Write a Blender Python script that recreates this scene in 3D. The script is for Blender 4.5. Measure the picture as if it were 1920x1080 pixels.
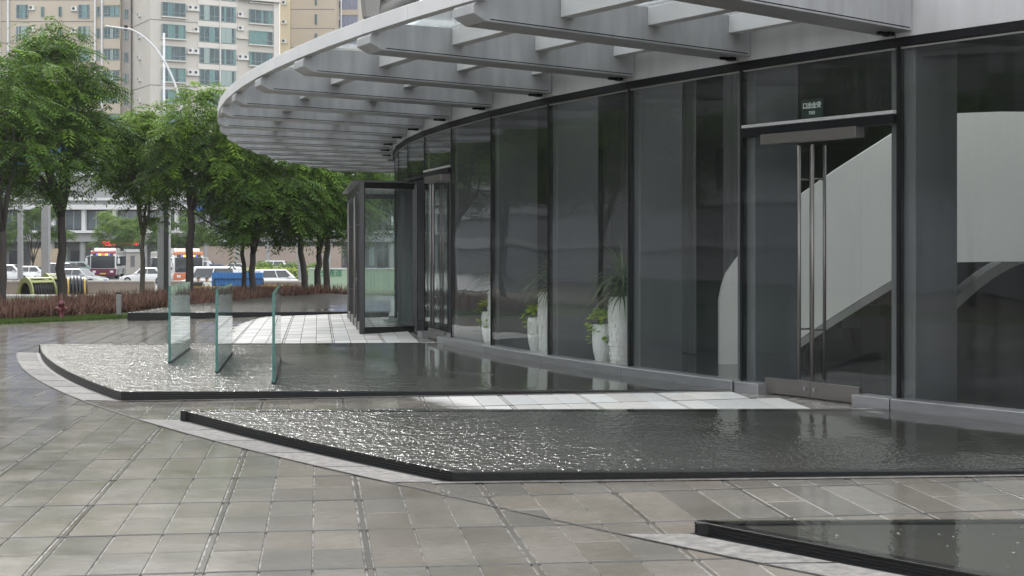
import bpy, bmesh, math, random
import numpy as np
from mathutils import Vector, Matrix, Euler

for o in list(bpy.data.objects):
    bpy.data.objects.remove(o, do_unlink=True)
SC = bpy.context.scene
COL = SC.collection
R_ = math.radians

# ------------------------------------------------------------------ camera
F = 2800.0            # focal length in px of the 1920 px wide photograph
HZ = 463.0            # eye level row
CAMH = 1.75
cam = bpy.data.cameras.new('camera')
cam.lens = F / 1920 * 36.0
cam.sensor_width = 36.0
cam.shift_y = -(540 - HZ) / 1920
cam.clip_end = 3000
cam.clip_start = 0.1
camo = bpy.data.objects.new('camera', cam)
camo.location = (0, 0, CAMH)
camo.rotation_euler = (R_(90), 0, 0)
COL.objects.link(camo)
SC.camera = camo

# ------------------------------------------------------------------ sky, sun, exposure
SUN_EL, SUN_AZ = 36, -26
w = bpy.data.worlds.new('World')
SC.world = w
w.use_nodes = True
nt = w.node_tree
bg = nt.nodes['Background']
sky = nt.nodes.new('ShaderNodeTexSky')
sky.sky_type = 'NISHITA'
sky.sun_disc = False
sky.sun_elevation = R_(SUN_EL)
sky.sun_rotation = R_(SUN_AZ)
sky.air_density = 1.0
sky.dust_density = 1.5
sky.ozone_density = 1.0
hs = nt.nodes.new('ShaderNodeHueSaturation')
hs.inputs['Saturation'].default_value = 0.22
nt.links.new(sky.outputs[0], hs.inputs['Color'])
cl = nt.nodes.new('ShaderNodeMix'); cl.data_type = 'RGBA'      # an even sheet of cloud over the sky
cl.inputs[0].default_value = 0.7
cl.inputs[7].default_value = (8.0, 8.2, 8.5, 1)
nt.links.new(hs.outputs[0], cl.inputs[6])
nt.links.new(cl.outputs[2], bg.inputs['Color'])
bg.inputs['Strength'].default_value = 0.15

sl = bpy.data.lights.new('sun', 'SUN')
sl.energy = 1.5
sl.angle = R_(21)
sl.color = (1, 0.985, 0.965)
so = bpy.data.objects.new('sun', sl)
sd = Vector((math.sin(R_(SUN_AZ)) * math.cos(R_(SUN_EL)), math.cos(R_(SUN_AZ)) * math.cos(R_(SUN_EL)), math.sin(R_(SUN_EL))))
so.rotation_euler = sd.to_track_quat('Z', 'Y').to_euler()
so.location = (-30, 20, 60)
COL.objects.link(so)

SC.view_settings.view_transform = 'Standard'
SC.view_settings.look = 'None'
SC.view_settings.gamma = 1
SC.view_settings.use_curve_mapping = False
SC.view_settings.exposure = 0.95
SC.render.engine = 'CYCLES'
SC.cycles.use_denoising = True
SC.cycles.max_bounces = 10
SC.cycles.transparent_max_bounces = 24
SC.cycles.transmission_bounces = 6
SC.cycles.glossy_bounces = 5
SC.cycles.caustics_reflective = False
SC.cycles.caustics_refractive = False
SC.cycles.sample_clamp_indirect = 6

# ------------------------------------------------------------------ helpers
class MB:
    def __init__(s):
        s.v = []; s.f = []; s.c = []
    def face(s, pts, c=None):
        i = len(s.v)
        s.v += [tuple(p) for p in pts]
        s.f.append(tuple(range(i, i + len(pts)))); s.c.append(c)
    def add(s, V, Fs, c=None):
        i = len(s.v)
        s.v += [tuple(p) for p in V]
        s.f += [tuple(a + i for a in f) for f in Fs]
        s.c += [c] * len(Fs)
    def hexa(s, b, t, c=None):           # 4 bottom pts (ccw), 4 top pts
        s.add(list(b) + list(t), [(3, 2, 1, 0), (4, 5, 6, 7), (0, 1, 5, 4), (1, 2, 6, 5), (2, 3, 7, 6), (3, 0, 4, 7)], c)
    def box(s, x0, x1, y0, y1, z0, z1, c=None, M=None):
        b = [(x0, y0, z0), (x1, y0, z0), (x1, y1, z0), (x0, y1, z0)]
        t = [(x0, y0, z1), (x1, y0, z1), (x1, y1, z1), (x0, y1, z1)]
        if M is not None:
            b = [M @ Vector(p) for p in b]; t = [M @ Vector(p) for p in t]
        s.hexa(b, t, c)
    def prism(s, poly, z0, z1, c=None, M=None):   # poly ccw in xy
        n = len(poly)
        V = [Vector((p[0], p[1], z0)) for p in poly] + [Vector((p[0], p[1], z1)) for p in poly]
        if M is not None: V = [M @ p for p in V]
        s.add(V, [tuple(range(n - 1, -1, -1)), tuple(range(n, 2 * n))] + [(i, (i + 1) % n, n + (i + 1) % n, n + i) for i in range(n)], c)
    def beam(s, p, q, wd, ht, up=(0, 0, 1), c=None):
        p = Vector(p); q = Vector(q); d = (q - p).normalized(); up = Vector(up)
        if abs(d.dot(up)) > .98: up = Vector((1, 0, 0))
        sd = d.cross(up).normalized() * wd / 2; u = sd.cross(d).normalized() * ht / 2
        s.hexa([p - sd - u, p + sd - u, q + sd - u, q - sd - u], [p - sd + u, p + sd + u, q + sd + u, q - sd + u], c)
    def tube(s, pts, rs, n=8, c=None, caps=True):
        pts = [Vector(p) for p in pts]
        if not hasattr(rs, '__len__'): rs = [rs] * len(pts)
        V = []; prev = None
        for i, p in enumerate(pts):
            a = pts[max(i - 1, 0)]; b = pts[min(i + 1, len(pts) - 1)]
            d = (b - a).normalized()
            u = prev if prev is not None else (Vector((0, 0, 1)) if abs(d.z) < .9 else Vector((1, 0, 0)))
            x = (u - d * u.dot(d)).normalized(); y = d.cross(x); prev = x
            for j in range(n):
                t = 2 * math.pi * j / n
                V.append(p + (x * math.cos(t) + y * math.sin(t)) * rs[i])
        Fs = []
        for i in range(len(pts) - 1):
            for j in range(n):
                Fs.append((i * n + j, i * n + (j + 1) % n, (i + 1) * n + (j + 1) % n, (i + 1) * n + j))
        if caps:
            Fs.append(tuple(range(n - 1, -1, -1))); Fs.append(tuple((len(pts) - 1) * n + j for j in range(n)))
        s.add(V, Fs, c)
    def lathe(s, prof, n=24, o=(0, 0, 0), c=None):
        V = []; Fs = []
        for r, z in prof:
            for j in range(n):
                t = 2 * math.pi * j / n
                V.append((o[0] + r * math.cos(t), o[1] + r * math.sin(t), o[2] + z))
        for i in range(len(prof) - 1):
            for j in range(n):
                Fs.append((i * n + j, i * n + (j + 1) % n, (i + 1) * n + (j + 1) % n, (i + 1) * n + j))
        Fs.append(tuple(range(n - 1, -1, -1))); Fs.append(tuple((len(prof) - 1) * n + j for j in range(n)))
        s.add(V, Fs, c)
    def mesh(s, name, m, smooth=False):
        me = bpy.data.meshes.new(name)
        me.from_pydata(s.v, [], s.f)
        if any(c is not None for c in s.c):
            at_ = me.attributes.new('tint', 'FLOAT_COLOR', 'FACE')
            at_.data.foreach_set('color', np.array([(c if c is not None else (.5, .5, .5, 1)) for c in s.c], dtype=np.float32).ravel())
        if m is not None: me.materials.append(m)
        if smooth: me.polygons.foreach_set('use_smooth', [True] * len(me.polygons))
        me.update()
        return me

def link(name, me, parent=None, bevel=0, smooth_angle=None):
    o = bpy.data.objects.new(name, me); COL.objects.link(o)
    if parent is not None: o.parent = parent
    if bevel:
        b = o.modifiers.new('bevel', 'BEVEL'); b.width = bevel; b.segments = 2; b.limit_method = 'ANGLE'; b.angle_limit = R_(40)
    return o
def mk(name, mb, m, parent=None, smooth=False, bevel=0):
    return link(name, mb.mesh(name, m, smooth), parent, bevel)
def tag(o, label, cat, group=None):
    o['label'] = label; o['category'] = cat
    if group: o['group'] = group
    return o
def thing(name, label, cat, loc=(0, 0, 0), rz=0, group=None):
    o = bpy.data.objects.new(name, None); COL.objects.link(o)
    o.empty_display_size = .2
    o.location = loc; o.rotation_euler = (0, 0, rz)
    return tag(o, label, cat, group)
def struct(o, kind='structure'):
    o['kind'] = kind; return o
def copy_tree(o, parent=None):
    c = o.copy(); COL.objects.link(c)
    if parent is not None: c.parent = parent
    for ch in list(o.children): copy_tree(ch, c)
    return c
def at(x, y, Y):          # photograph row/column at distance Y -> world
    return Vector(((x - 960) / F * Y, Y, CAMH - (y - HZ) * Y / F))
def px(x, Y): return (x - 960) / F * Y

# ------------------------------------------------------------------ materials
MATS = {}
def nodes_of(name):
    m = bpy.data.materials.new(name); m.use_nodes = True
    return m, m.node_tree.nodes, m.node_tree.links, m.node_tree.nodes['Principled BSDF']
def ramp(N, stops):
    r = N.new('ShaderNodeValToRGB'); cr = r.color_ramp
    while len(cr.elements) < len(stops): cr.elements.new(.5)
    for e, (p, c) in zip(cr.elements, stops):
        e.position = p; e.color = c if len(c) == 4 else (*c, 1)
    return r
def mat(name, col, rough=.5, metal=0, var=.12, scale=3.0, stretch=(1, 1, 1), bump=0, bscale=40, spec=.5, emit=0, coat=0, tint=0):
    if name in MATS: return MATS[name]
    m, N, L, P = nodes_of(name)
    tc = N.new('ShaderNodeTexCoord'); mp = N.new('ShaderNodeMapping'); mp.inputs['Scale'].default_value = stretch
    L.new(tc.outputs['Object'], mp.inputs[0])
    ns = N.new('ShaderNodeTexNoise'); ns.inputs['Scale'].default_value = scale; ns.inputs['Detail'].default_value = 6
    L.new(mp.outputs[0], ns.inputs[0])
    r = ramp(N, [(.25, tuple(max(0, c * (1 - var)) for c in col)), (.75, tuple(min(1, c * (1 + var)) for c in col))])
    L.new(ns.outputs[0], r.inputs[0])
    out = r.outputs[0]
    if tint:
        a = N.new('ShaderNodeAttribute'); a.attribute_name = 'tint'
        mx = N.new('ShaderNodeMix'); mx.data_type = 'RGBA'; mx.blend_type = 'MULTIPLY'; mx.inputs[0].default_value = tint
        L.new(out, mx.inputs[6]); L.new(a.outputs[0], mx.inputs[7]); out = mx.outputs[2]
    L.new(out, P.inputs['Base Color'])
    rr = N.new('ShaderNodeMapRange'); rr.inputs[3].default_value = max(.02, rough * .8); rr.inputs[4].default_value = min(1, rough * 1.2)
    L.new(ns.outputs[0], rr.inputs[0]); L.new(rr.outputs[0], P.inputs['Roughness'])
    P.inputs['Metallic'].default_value = metal
    P.inputs['Specular IOR Level'].default_value = spec
    if coat: P.inputs['Coat Weight'].default_value = coat; P.inputs['Coat Roughness'].default_value = .05
    if emit:
        L.new(out, P.inputs['Emission Color']); P.inputs['Emission Strength'].default_value = emit
    if bump:
        b = N.new('ShaderNodeBump'); b.inputs['Strength'].default_value = bump; b.inputs['Distance'].default_value = .01
        n2 = N.new('ShaderNodeTexNoise'); n2.inputs['Scale'].default_value = bscale; n2.inputs['Detail'].default_value = 4
        L.new(mp.outputs[0], n2.inputs[0]); L.new(n2.outputs[0], b.inputs['Height']); L.new(b.outputs[0], P.inputs['Normal'])
    MATS[name] = m
    return m

def glassmat(name, tint, r0=.045, streak=.06, wob=0.0, streak_col=(.55, .57, .58), rough=0.0, gain=1.0):
    """pane: clear tinted transmission, Schlick mirror reflection, a veil of dried rain streaks"""
    if name in MATS: return MATS[name]
    m = bpy.data.materials.new(name); m.use_nodes = True
    N = m.node_tree.nodes; L = m.node_tree.links; N.clear()
    out = N.new('ShaderNodeOutputMaterial')
    tr = N.new('ShaderNodeBsdfTransparent'); tr.inputs[0].default_value = (*tint, 1)
    gl = N.new('ShaderNodeBsdfGlossy'); gl.inputs['Roughness'].default_value = rough; gl.inputs[0].default_value = (.95, .97, .97, 1)
    lw = N.new('ShaderNodeLayerWeight'); lw.inputs[0].default_value = .5
    pw = N.new('ShaderNodeMath'); pw.operation = 'POWER'; pw.inputs[1].default_value = 5
    L.new(lw.outputs['Facing'], pw.inputs[0])
    ma = N.new('ShaderNodeMath'); ma.operation = 'MULTIPLY_ADD'; ma.inputs[1].default_value = (1 - r0) * gain; ma.inputs[2].default_value = r0
    L.new(pw.outputs[0], ma.inputs[0])
    mx = N.new('ShaderNodeMixShader'); L.new(ma.outputs[0], mx.inputs[0]); L.new(tr.outputs[0], mx.inputs[1]); L.new(gl.outputs[0], mx.inputs[2])
    last = mx.outputs[0]
    ge = N.new('ShaderNodeNewGeometry')
    if wob:
        n3 = N.new('ShaderNodeTexNoise'); n3.inputs['Scale'].default_value = .55; n3.inputs['Detail'].default_value = 1
        L.new(ge.outputs['Position'], n3.inputs[0])
        b = N.new('ShaderNodeBump'); b.inputs['Strength'].default_value = 1; b.inputs['Distance'].default_value = wob
        L.new(n3.outputs[0], b.inputs['Height']); L.new(b.outputs[0], gl.inputs['Normal'])
    if streak:
        mp = N.new('ShaderNodeMapping'); mp.inputs['Scale'].default_value = (14, 14, .35)
        L.new(ge.outputs['Position'], mp.inputs[0])
        n1 = N.new('ShaderNodeTexNoise'); n1.inputs['Scale'].default_value = 1; n1.inputs['Detail'].default_value = 5
        L.new(mp.outputs[0], n1.inputs[0])
        n2 = N.new('ShaderNodeTexNoise'); n2.inputs['Scale'].default_value = .8; n2.inputs['Detail'].default_value = 3
        L.new(ge.outputs['Position'], n2.inputs[0])
        rr = N.new('ShaderNodeMapRange'); rr.inputs[1].default_value = .3; rr.inputs[2].default_value = .75; rr.inputs[3].default_value = streak * .25; rr.inputs[4].default_value = streak * 1.9
        L.new(n1.outputs[0], rr.inputs[0])
        mu = N.new('ShaderNodeMath'); mu.operation = 'MULTIPLY'; L.new(rr.outputs[0], mu.inputs[0])
        r2 = N.new('ShaderNodeMapRange'); r2.inputs[1].default_value = .3; r2.inputs[2].default_value = .7; r2.inputs[3].default_value = .5; r2.inputs[4].default_value = 1.4
        L.new(n2.outputs[0], r2.inputs[0]); L.new(r2.outputs[0], mu.inputs[1])
        df = N.new('ShaderNodeBsdfDiffuse'); df.inputs[0].default_value = (*streak_col, 1)
        m2 = N.new('ShaderNodeMixShader'); L.new(mu.outputs[0], m2.inputs[0]); L.new(last, m2.inputs[1]); L.new(df.outputs[0], m2.inputs[2]); last = m2.outputs[0]
    L.new(last, out.inputs[0])
    MATS[name] = m
    return m

# building circle
CX, CY, RB = 35.67, 37.21, 38.47
def phi(k):
    if k < 0: return 3.7448 - .0635 * k
    if k <= 10: return 3.7448 - .0635 * k + .00073 * k * k
    return 3.7448 - .562 - .0489 * (k - 10)
def nrm(k): a = phi(k); return Vector((math.cos(a), math.sin(a), 0))
def tan_(k): a = phi(k); return Vector((math.sin(a), -math.cos(a), 0))     # towards growing k (away from camera)
def P(k, d=0, z=0):
    a = phi(k); return Vector((CX + (RB + d) * math.cos(a), CY + (RB + d) * math.sin(a), z))
def dist(x, y): return math.hypot(x - CX, y - CY) - RB
def ang(x, y): return math.atan2(y - CY, x - CX) % (2 * math.pi)
ZW = .09                                  # water level of the pools
def gz(x, y):                             # the plaza drains away from the building
    zo = -.0043 * (min(max(y, 0), 45) - 11)
    t = min(max(dist(x, y) / 6.4, 0), 1)
    return zo + (ZW - .012 - zo) * (1 - t)
def Dw(a):                                # outer rim of the pools, by polar angle
    t = (3.77 - a)
    return 6.1 + max(0, t) * 1.9 if t < .4 else 6.86 + (t - .4) * .3
rnd = random.Random(7)
# ------------------------------------------------------------------ ground, plaza, pools
def paving_mat():
    m, N, L, Pn = nodes_of('granite_paving')
    ge = N.new('ShaderNodeNewGeometry')
    sub = N.new('ShaderNodeVectorMath'); sub.operation = 'SUBTRACT'; sub.inputs[1].default_value = (CX, CY, 0)
    L.new(ge.outputs['Position'], sub.inputs[0])
    fl = N.new('ShaderNodeVectorMath'); fl.operation = 'MULTIPLY'; fl.inputs[1].default_value = (1, 1, 0); L.new(sub.outputs[0], fl.inputs[0])
    ln = N.new('ShaderNodeVectorMath'); ln.operation = 'LENGTH'; L.new(fl.outputs[0], ln.inputs[0])
    n0 = N.new('ShaderNodeTexNoise'); n0.inputs['Scale'].default_value = 2.2; n0.inputs['Detail'].default_value = 5; L.new(ge.outputs['Position'], n0.inputs[0])
    ad = N.new('ShaderNodeMath'); ad.operation = 'MULTIPLY_ADD'; ad.inputs[1].default_value = .5; L.new(n0.outputs[0], ad.inputs[0]); L.new(ln.outputs['Value'], ad.inputs[2])
    wet = N.new('ShaderNodeMapRange'); wet.inputs[1].default_value = RB + 3.45; wet.inputs[2].default_value = RB + 3.85; L.new(ad.outputs[0], wet.inputs[0])
    pd_ = N.new('ShaderNodeVectorMath'); pd_.operation = 'SUBTRACT'; pd_.inputs[1].default_value = P(0); L.new(ge.outputs['Position'], pd_.inputs[0])
    dp_ = N.new('ShaderNodeVectorMath'); dp_.operation = 'DOT_PRODUCT'; dp_.inputs[1].default_value = tan_(0); L.new(pd_.outputs[0], dp_.inputs[0])
    op_ = N.new('ShaderNodeMapRange'); op_.inputs[1].default_value = -.5; op_.inputs[2].default_value = .1; op_.inputs[3].default_value = 1; op_.inputs[4].default_value = 0; L.new(dp_.outputs['Value'], op_.inputs[0])
    wm_ = N.new('ShaderNodeMath'); wm_.operation = 'MAXIMUM'; L.new(wet.outputs[0], wm_.inputs[0]); L.new(op_.outputs[0], wm_.inputs[1])
    wet = wm_
    # sawn grain across the slabs
    mp = N.new('ShaderNodeMapping'); mp.inputs['Rotation'].default_value = (0, 0, -R_(7.41)); mp.inputs['Scale'].default_value = (11, 75, 1); L.new(ge.outputs['Position'], mp.inputs[0])
    n1 = N.new('ShaderNodeTexNoise'); n1.inputs['Scale'].default_value = 1; n1.inputs['Detail'].default_value = 5; n1.inputs['Roughness'].default_value = .65; L.new(mp.outputs[0], n1.inputs[0])
    n2 = N.new('ShaderNodeTexNoise'); n2.inputs['Scale'].default_value = 1.1; n2.inputs['Detail'].default_value = 7; L.new(ge.outputs['Position'], n2.inputs[0])
    n4 = N.new('ShaderNodeTexNoise'); n4.inputs['Scale'].default_value = 2.6; n4.inputs['Detail'].default_value = 9; n4.inputs['Roughness'].default_value = .7; L.new(ge.outputs['Position'], n4.inputs[0])
    cd = ramp(N, [(.3, (.44, .43, .41)), (.7, (.55, .54, .52))]); L.new(n1.outputs[0], cd.inputs[0])
    cw = ramp(N, [(.32, (.162, .148, .131)), (.5, (.196, .180, .161)), (.68, (.232, .214, .193))]); L.new(n1.outputs[0], cw.inputs[0])
    cg = ramp(N, [(.35, (.80, .81, .76)), (.62, (1.10, 1.09, 1.07))]); L.new(n2.outputs[0], cg.inputs[0])
    mg = N.new('ShaderNodeMix'); mg.data_type = 'RGBA'; mg.blend_type = 'MULTIPLY'; mg.inputs[0].default_value = 1; L.new(cw.outputs[0], mg.inputs[6]); L.new(cg.outputs[0], mg.inputs[7])
    mx = N.new('ShaderNodeMix'); mx.data_type = 'RGBA'; L.new(wet.outputs[0], mx.inputs[0]); L.new(cd.outputs[0], mx.inputs[6]); L.new(mg.outputs[2], mx.inputs[7])
    a = N.new('ShaderNodeAttribute'); a.attribute_name = 'tint'
    m2 = N.new('ShaderNodeMix'); m2.data_type = 'RGBA'; m2.blend_type = 'MULTIPLY'; m2.inputs[0].default_value = 1; L.new(mx.outputs[2], m2.inputs[6]); L.new(a.outputs[0], m2.inputs[7])
    L.new(m2.outputs[2], Pn.inputs['Base Color'])
    rw = N.new('ShaderNodeMapRange'); rw.inputs[1].default_value = .3; rw.inputs[2].default_value = .7; rw.inputs[3].default_value = .07; rw.inputs[4].default_value = .20; L.new(n4.outputs[0], rw.inputs[0])
    rx = N.new('ShaderNodeMix'); rx.inputs[2].default_value = .75; L.new(wet.outputs[0], rx.inputs[0]); L.new(rw.outputs[0], rx.inputs[3]); L.new(rx.outputs[0], Pn.inputs['Roughness'])
    b = N.new('ShaderNodeBump'); b.inputs['Strength'].default_value = .35; b.inputs['Distance'].default_value = .0012; L.new(n1.outputs[0], b.inputs['Height']); L.new(b.outputs[0], Pn.inputs['Normal'])
    return m
M_PAVE = paving_mat()
M_GROUT = mat('wet_grout', (.21, .20, .185), .22, var=.75, scale=9)
M_BAND = mat('pale_granite', (.195, .185, .174), .8, var=.4, scale=14, bump=.4, bscale=140, tint=1.0, spec=.2)
M_DRAIN = mat('slate_joint', (.075, .075, .072), .95, var=.3, scale=20, spec=.1)
M_EARTH = mat('earth', (.10, .085, .06), .9, var=.3, scale=2)
M_ASPH = mat('asphalt', (.105, .105, .11), .35, var=.2, scale=2)
M_LINE = mat('road_paint', (.7, .7, .68), .5)
M_GRASSB = mat('turf', (.06, .085, .025), .9, var=.35, scale=4)

mb = MB(); mb.box(-700, 700, -200, 1200, -1.9, -1.52)
struct(mk('ground', mb, M_EARTH))

AX = Vector((-math.sin(R_(7.41)), math.cos(R_(7.41)), 0))     # paving rows run along AX
AV = Vector((math.cos(R_(7.41)), math.sin(R_(7.41)), 0))
def dg(a):                                                    # where the paving ends and the turf begins
    return 7.05 if a < 3.1 else min(7.05 + (a - 3.1) * 33, 34)
# base slab
V = []; Fs = []
AN = np.linspace(2.55, 4.75, 90); ND = 26
for a in AN:
    dm = max(dg(a) + .3, 9)
    for j in range(ND):
        d = -.02 + (dm + .02) * j / (ND - 1)
        x = CX + (RB + d) * math.cos(a); y = CY + (RB + d) * math.sin(a)
        V.append((x, y, gz(x, y) - .007))
for i in range(len(AN) - 1):
    for j in range(ND - 1):
        q = i * ND + j; Fs.append((q, q + ND, q + ND + 1, q + 1))
mb = MB(); mb.add(V, Fs)
plaza = struct(mk('plaza_paving', mb, M_GROUT))

# pools as polygons
def arc_pts(a0, a1, n, off=0.0):
    return [(CX + (RB + Dw(a) + off) * math.cos(a), CY + (RB + Dw(a) + off) * math.sin(a)) for a in np.linspace(a0, a1, n)]
def wall_pts(a0, a1, n, d=.02):
    return [(CX + (RB + d) * math.cos(a), CY + (RB + d) * math.sin(a)) for a in np.linspace(a0, a1, n)]
def to_facade(p, q):              # prolong p->q to the glass line
    px_, py_ = p; dx = q[0] - p[0]; dy = q[1] - p[1]; l = math.hypot(dx, dy); dx /= l; dy /= l
    t = 0
    while dist(px_ + dx * t, py_ + dy * t) > .02 and t < 40: t += .005
    return (px_ + dx * t, py_ + dy * t)
def pool_poly(a_front, a_back, front_dir, back_dir, nw=26, na=40):
    A = arc_pts(a_front, a_back, na)
    pf = to_facade(A[0], (A[0][0] + front_dir[0], A[0][1] + front_dir[1]))
    pb = to_facade(A[-1], (A[-1][0] + back_dir[0], A[-1][1] + back_dir[1]))
    W = wall_pts(ang(*pf), ang(*pb), nw)
    return A, W
POOLS = [
    ('pool_middle', 3.604, 3.403, (7.09, .19), (6.93, .42), 'long reflecting pool carrying three upright glass panels'),
    ('pool_near', 3.768, 3.654, (4.26, .08), (7.12, .10), 'dark reflecting pool lying in front of the double glass door'),
    ('pool_corner', 3.95, 3.825, (4, .05), (2.03, .07), 'dark reflecting pool with small pale petals floating on it'),
    ('pool_far', 3.129, 2.78, (5.46, .62), (5, -4), 'reflecting pool behind the glass vestibule, bordered by the red hedge'),
]
def water_mat():
    m = bpy.data.materials.new('pool_water'); m.use_nodes = True
    N = m.node_tree.nodes; L = m.node_tree.links; N.clear()
    out = N.new('ShaderNodeOutputMaterial')
    ge = N.new('ShaderNodeNewGeometry')
    sub = N.new('ShaderNodeVectorMath'); sub.operation = 'SUBTRACT'; sub.inputs[1].default_value = (CX, CY, 0); L.new(ge.outputs['Position'], sub.inputs[0])
    fl = N.new('ShaderNodeVectorMath'); fl.operation = 'MULTIPLY'; fl.inputs[1].default_value = (1, 1, 0); L.new(sub.outputs[0], fl.inputs[0])
    ln = N.new('ShaderNodeVectorMath'); ln.operation = 'LENGTH'; L.new(fl.outputs[0], ln.inputs[0])
    nb = N.new('ShaderNodeTexNoise'); nb.inputs['Scale'].default_value = .8; nb.inputs['Detail'].default_value = 4; L.new(ge.outputs['Position'], nb.inputs[0])
    ad = N.new('ShaderNodeMath'); ad.operation = 'MULTIPLY_ADD'; ad.inputs[1].default_value = 3.2; L.new(nb.outputs[0], ad.inputs[0]); L.new(ln.outputs['Value'], ad.inputs[2])
    ex = N.new('ShaderNodeMapRange'); ex.interpolation_type = 'SMOOTHSTEP'; ex.inputs[1].default_value = RB + 3.2; ex.inputs[2].default_value = RB + 7.2; L.new(ad.outputs[0], ex.inputs[0])
    sx = N.new('ShaderNodeSeparateXYZ'); L.new(ge.outputs['Position'], sx.inputs[0])
    fy = N.new('ShaderNodeMapRange'); fy.interpolation_type = 'SMOOTHSTEP'; fy.inputs[1].default_value = 8.8; fy.inputs[2].default_value = 12.2; L.new(sx.outputs[1], fy.inputs[0])
    em = N.new('ShaderNodeMath'); em.operation = 'MULTIPLY'; L.new(ex.outputs[0], em.inputs[0]); L.new(fy.outputs[0], em.inputs[1])   # sheltered under the canopy, wind and rain outside
    n1 = N.new('ShaderNodeTexNoise'); n1.inputs['Scale'].default_value = 1; n1.inputs['Detail'].default_value = 2.2; n1.inputs['Roughness'].default_value = .6
    wmp = N.new('ShaderNodeMapping'); wmp.inputs['Scale'].default_value = (17, 8.5, 1); L.new(ge.outputs['Position'], wmp.inputs[0]); L.new(wmp.outputs[0], n1.inputs[0])
    n2 = N.new('ShaderNodeTexNoise'); n2.inputs['Scale'].default_value = 3; n2.inputs['Detail'].default_value = 2; L.new(ge.outputs['Position'], n2.inputs[0])
    sm = N.new('ShaderNodeMath'); sm.operation = 'MULTIPLY_ADD'; sm.inputs[1].default_value = .9; L.new(n2.outputs[0], sm.inputs[0]); L.new(n1.outputs[0], sm.inputs[2])
    st = N.new('ShaderNodeMapRange'); st.inputs[3].default_value = .0010; st.inputs[4].default_value = .064; L.new(em.outputs[0], st.inputs[0])
    b = N.new('ShaderNodeBump'); b.inputs['Strength'].default_value = 1; L.new(st.outputs[0], b.inputs['Distance']); L.new(sm.outputs[0], b.inputs['Height'])
    tr = N.new('ShaderNodeBsdfTransparent'); tr.inputs[0].default_value = (.78, .78, .735, 1)
    gl = N.new('ShaderNodeBsdfGlossy'); gl.inputs['Roughness'].default_value = .06; gl.inputs[0].default_value = (1, 1, 1, 1); L.new(b.outputs[0], gl.inputs['Normal'])
    f0 = N.new('ShaderNodeFresnel'); f0.inputs[0].default_value = 1.36; L.new(b.outputs[0], f0.inputs['Normal'])
    fr = N.new('ShaderNodeMix'); L.new(ge.outputs['Backfacing'], fr.inputs[0]); L.new(f0.outputs[0], fr.inputs[2]); fr.inputs[3].default_value = .06
    mx = N.new('ShaderNodeMixShader'); L.new(fr.outputs[0], mx.inputs[0]); L.new(tr.outputs[0], mx.inputs[1]); L.new(gl.outputs[0], mx.inputs[2])
    L.new(mx.outputs[0], out.inputs[0])
    return m
M_WATER = water_mat()
M_BLACK = mat('black_slate', (.006, .006, .0064), .42, var=.5, scale=14, stretch=(1, 1, 6), bump=.3, bscale=60, spec=.3)
M_PFLOOR = mat('pool_floor_slate', (.030, .0295, .0265), .6, var=.3, scale=1.5)
M_PJOINT = mat('pool_joint', (.02, .02, .018), .7)

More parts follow.
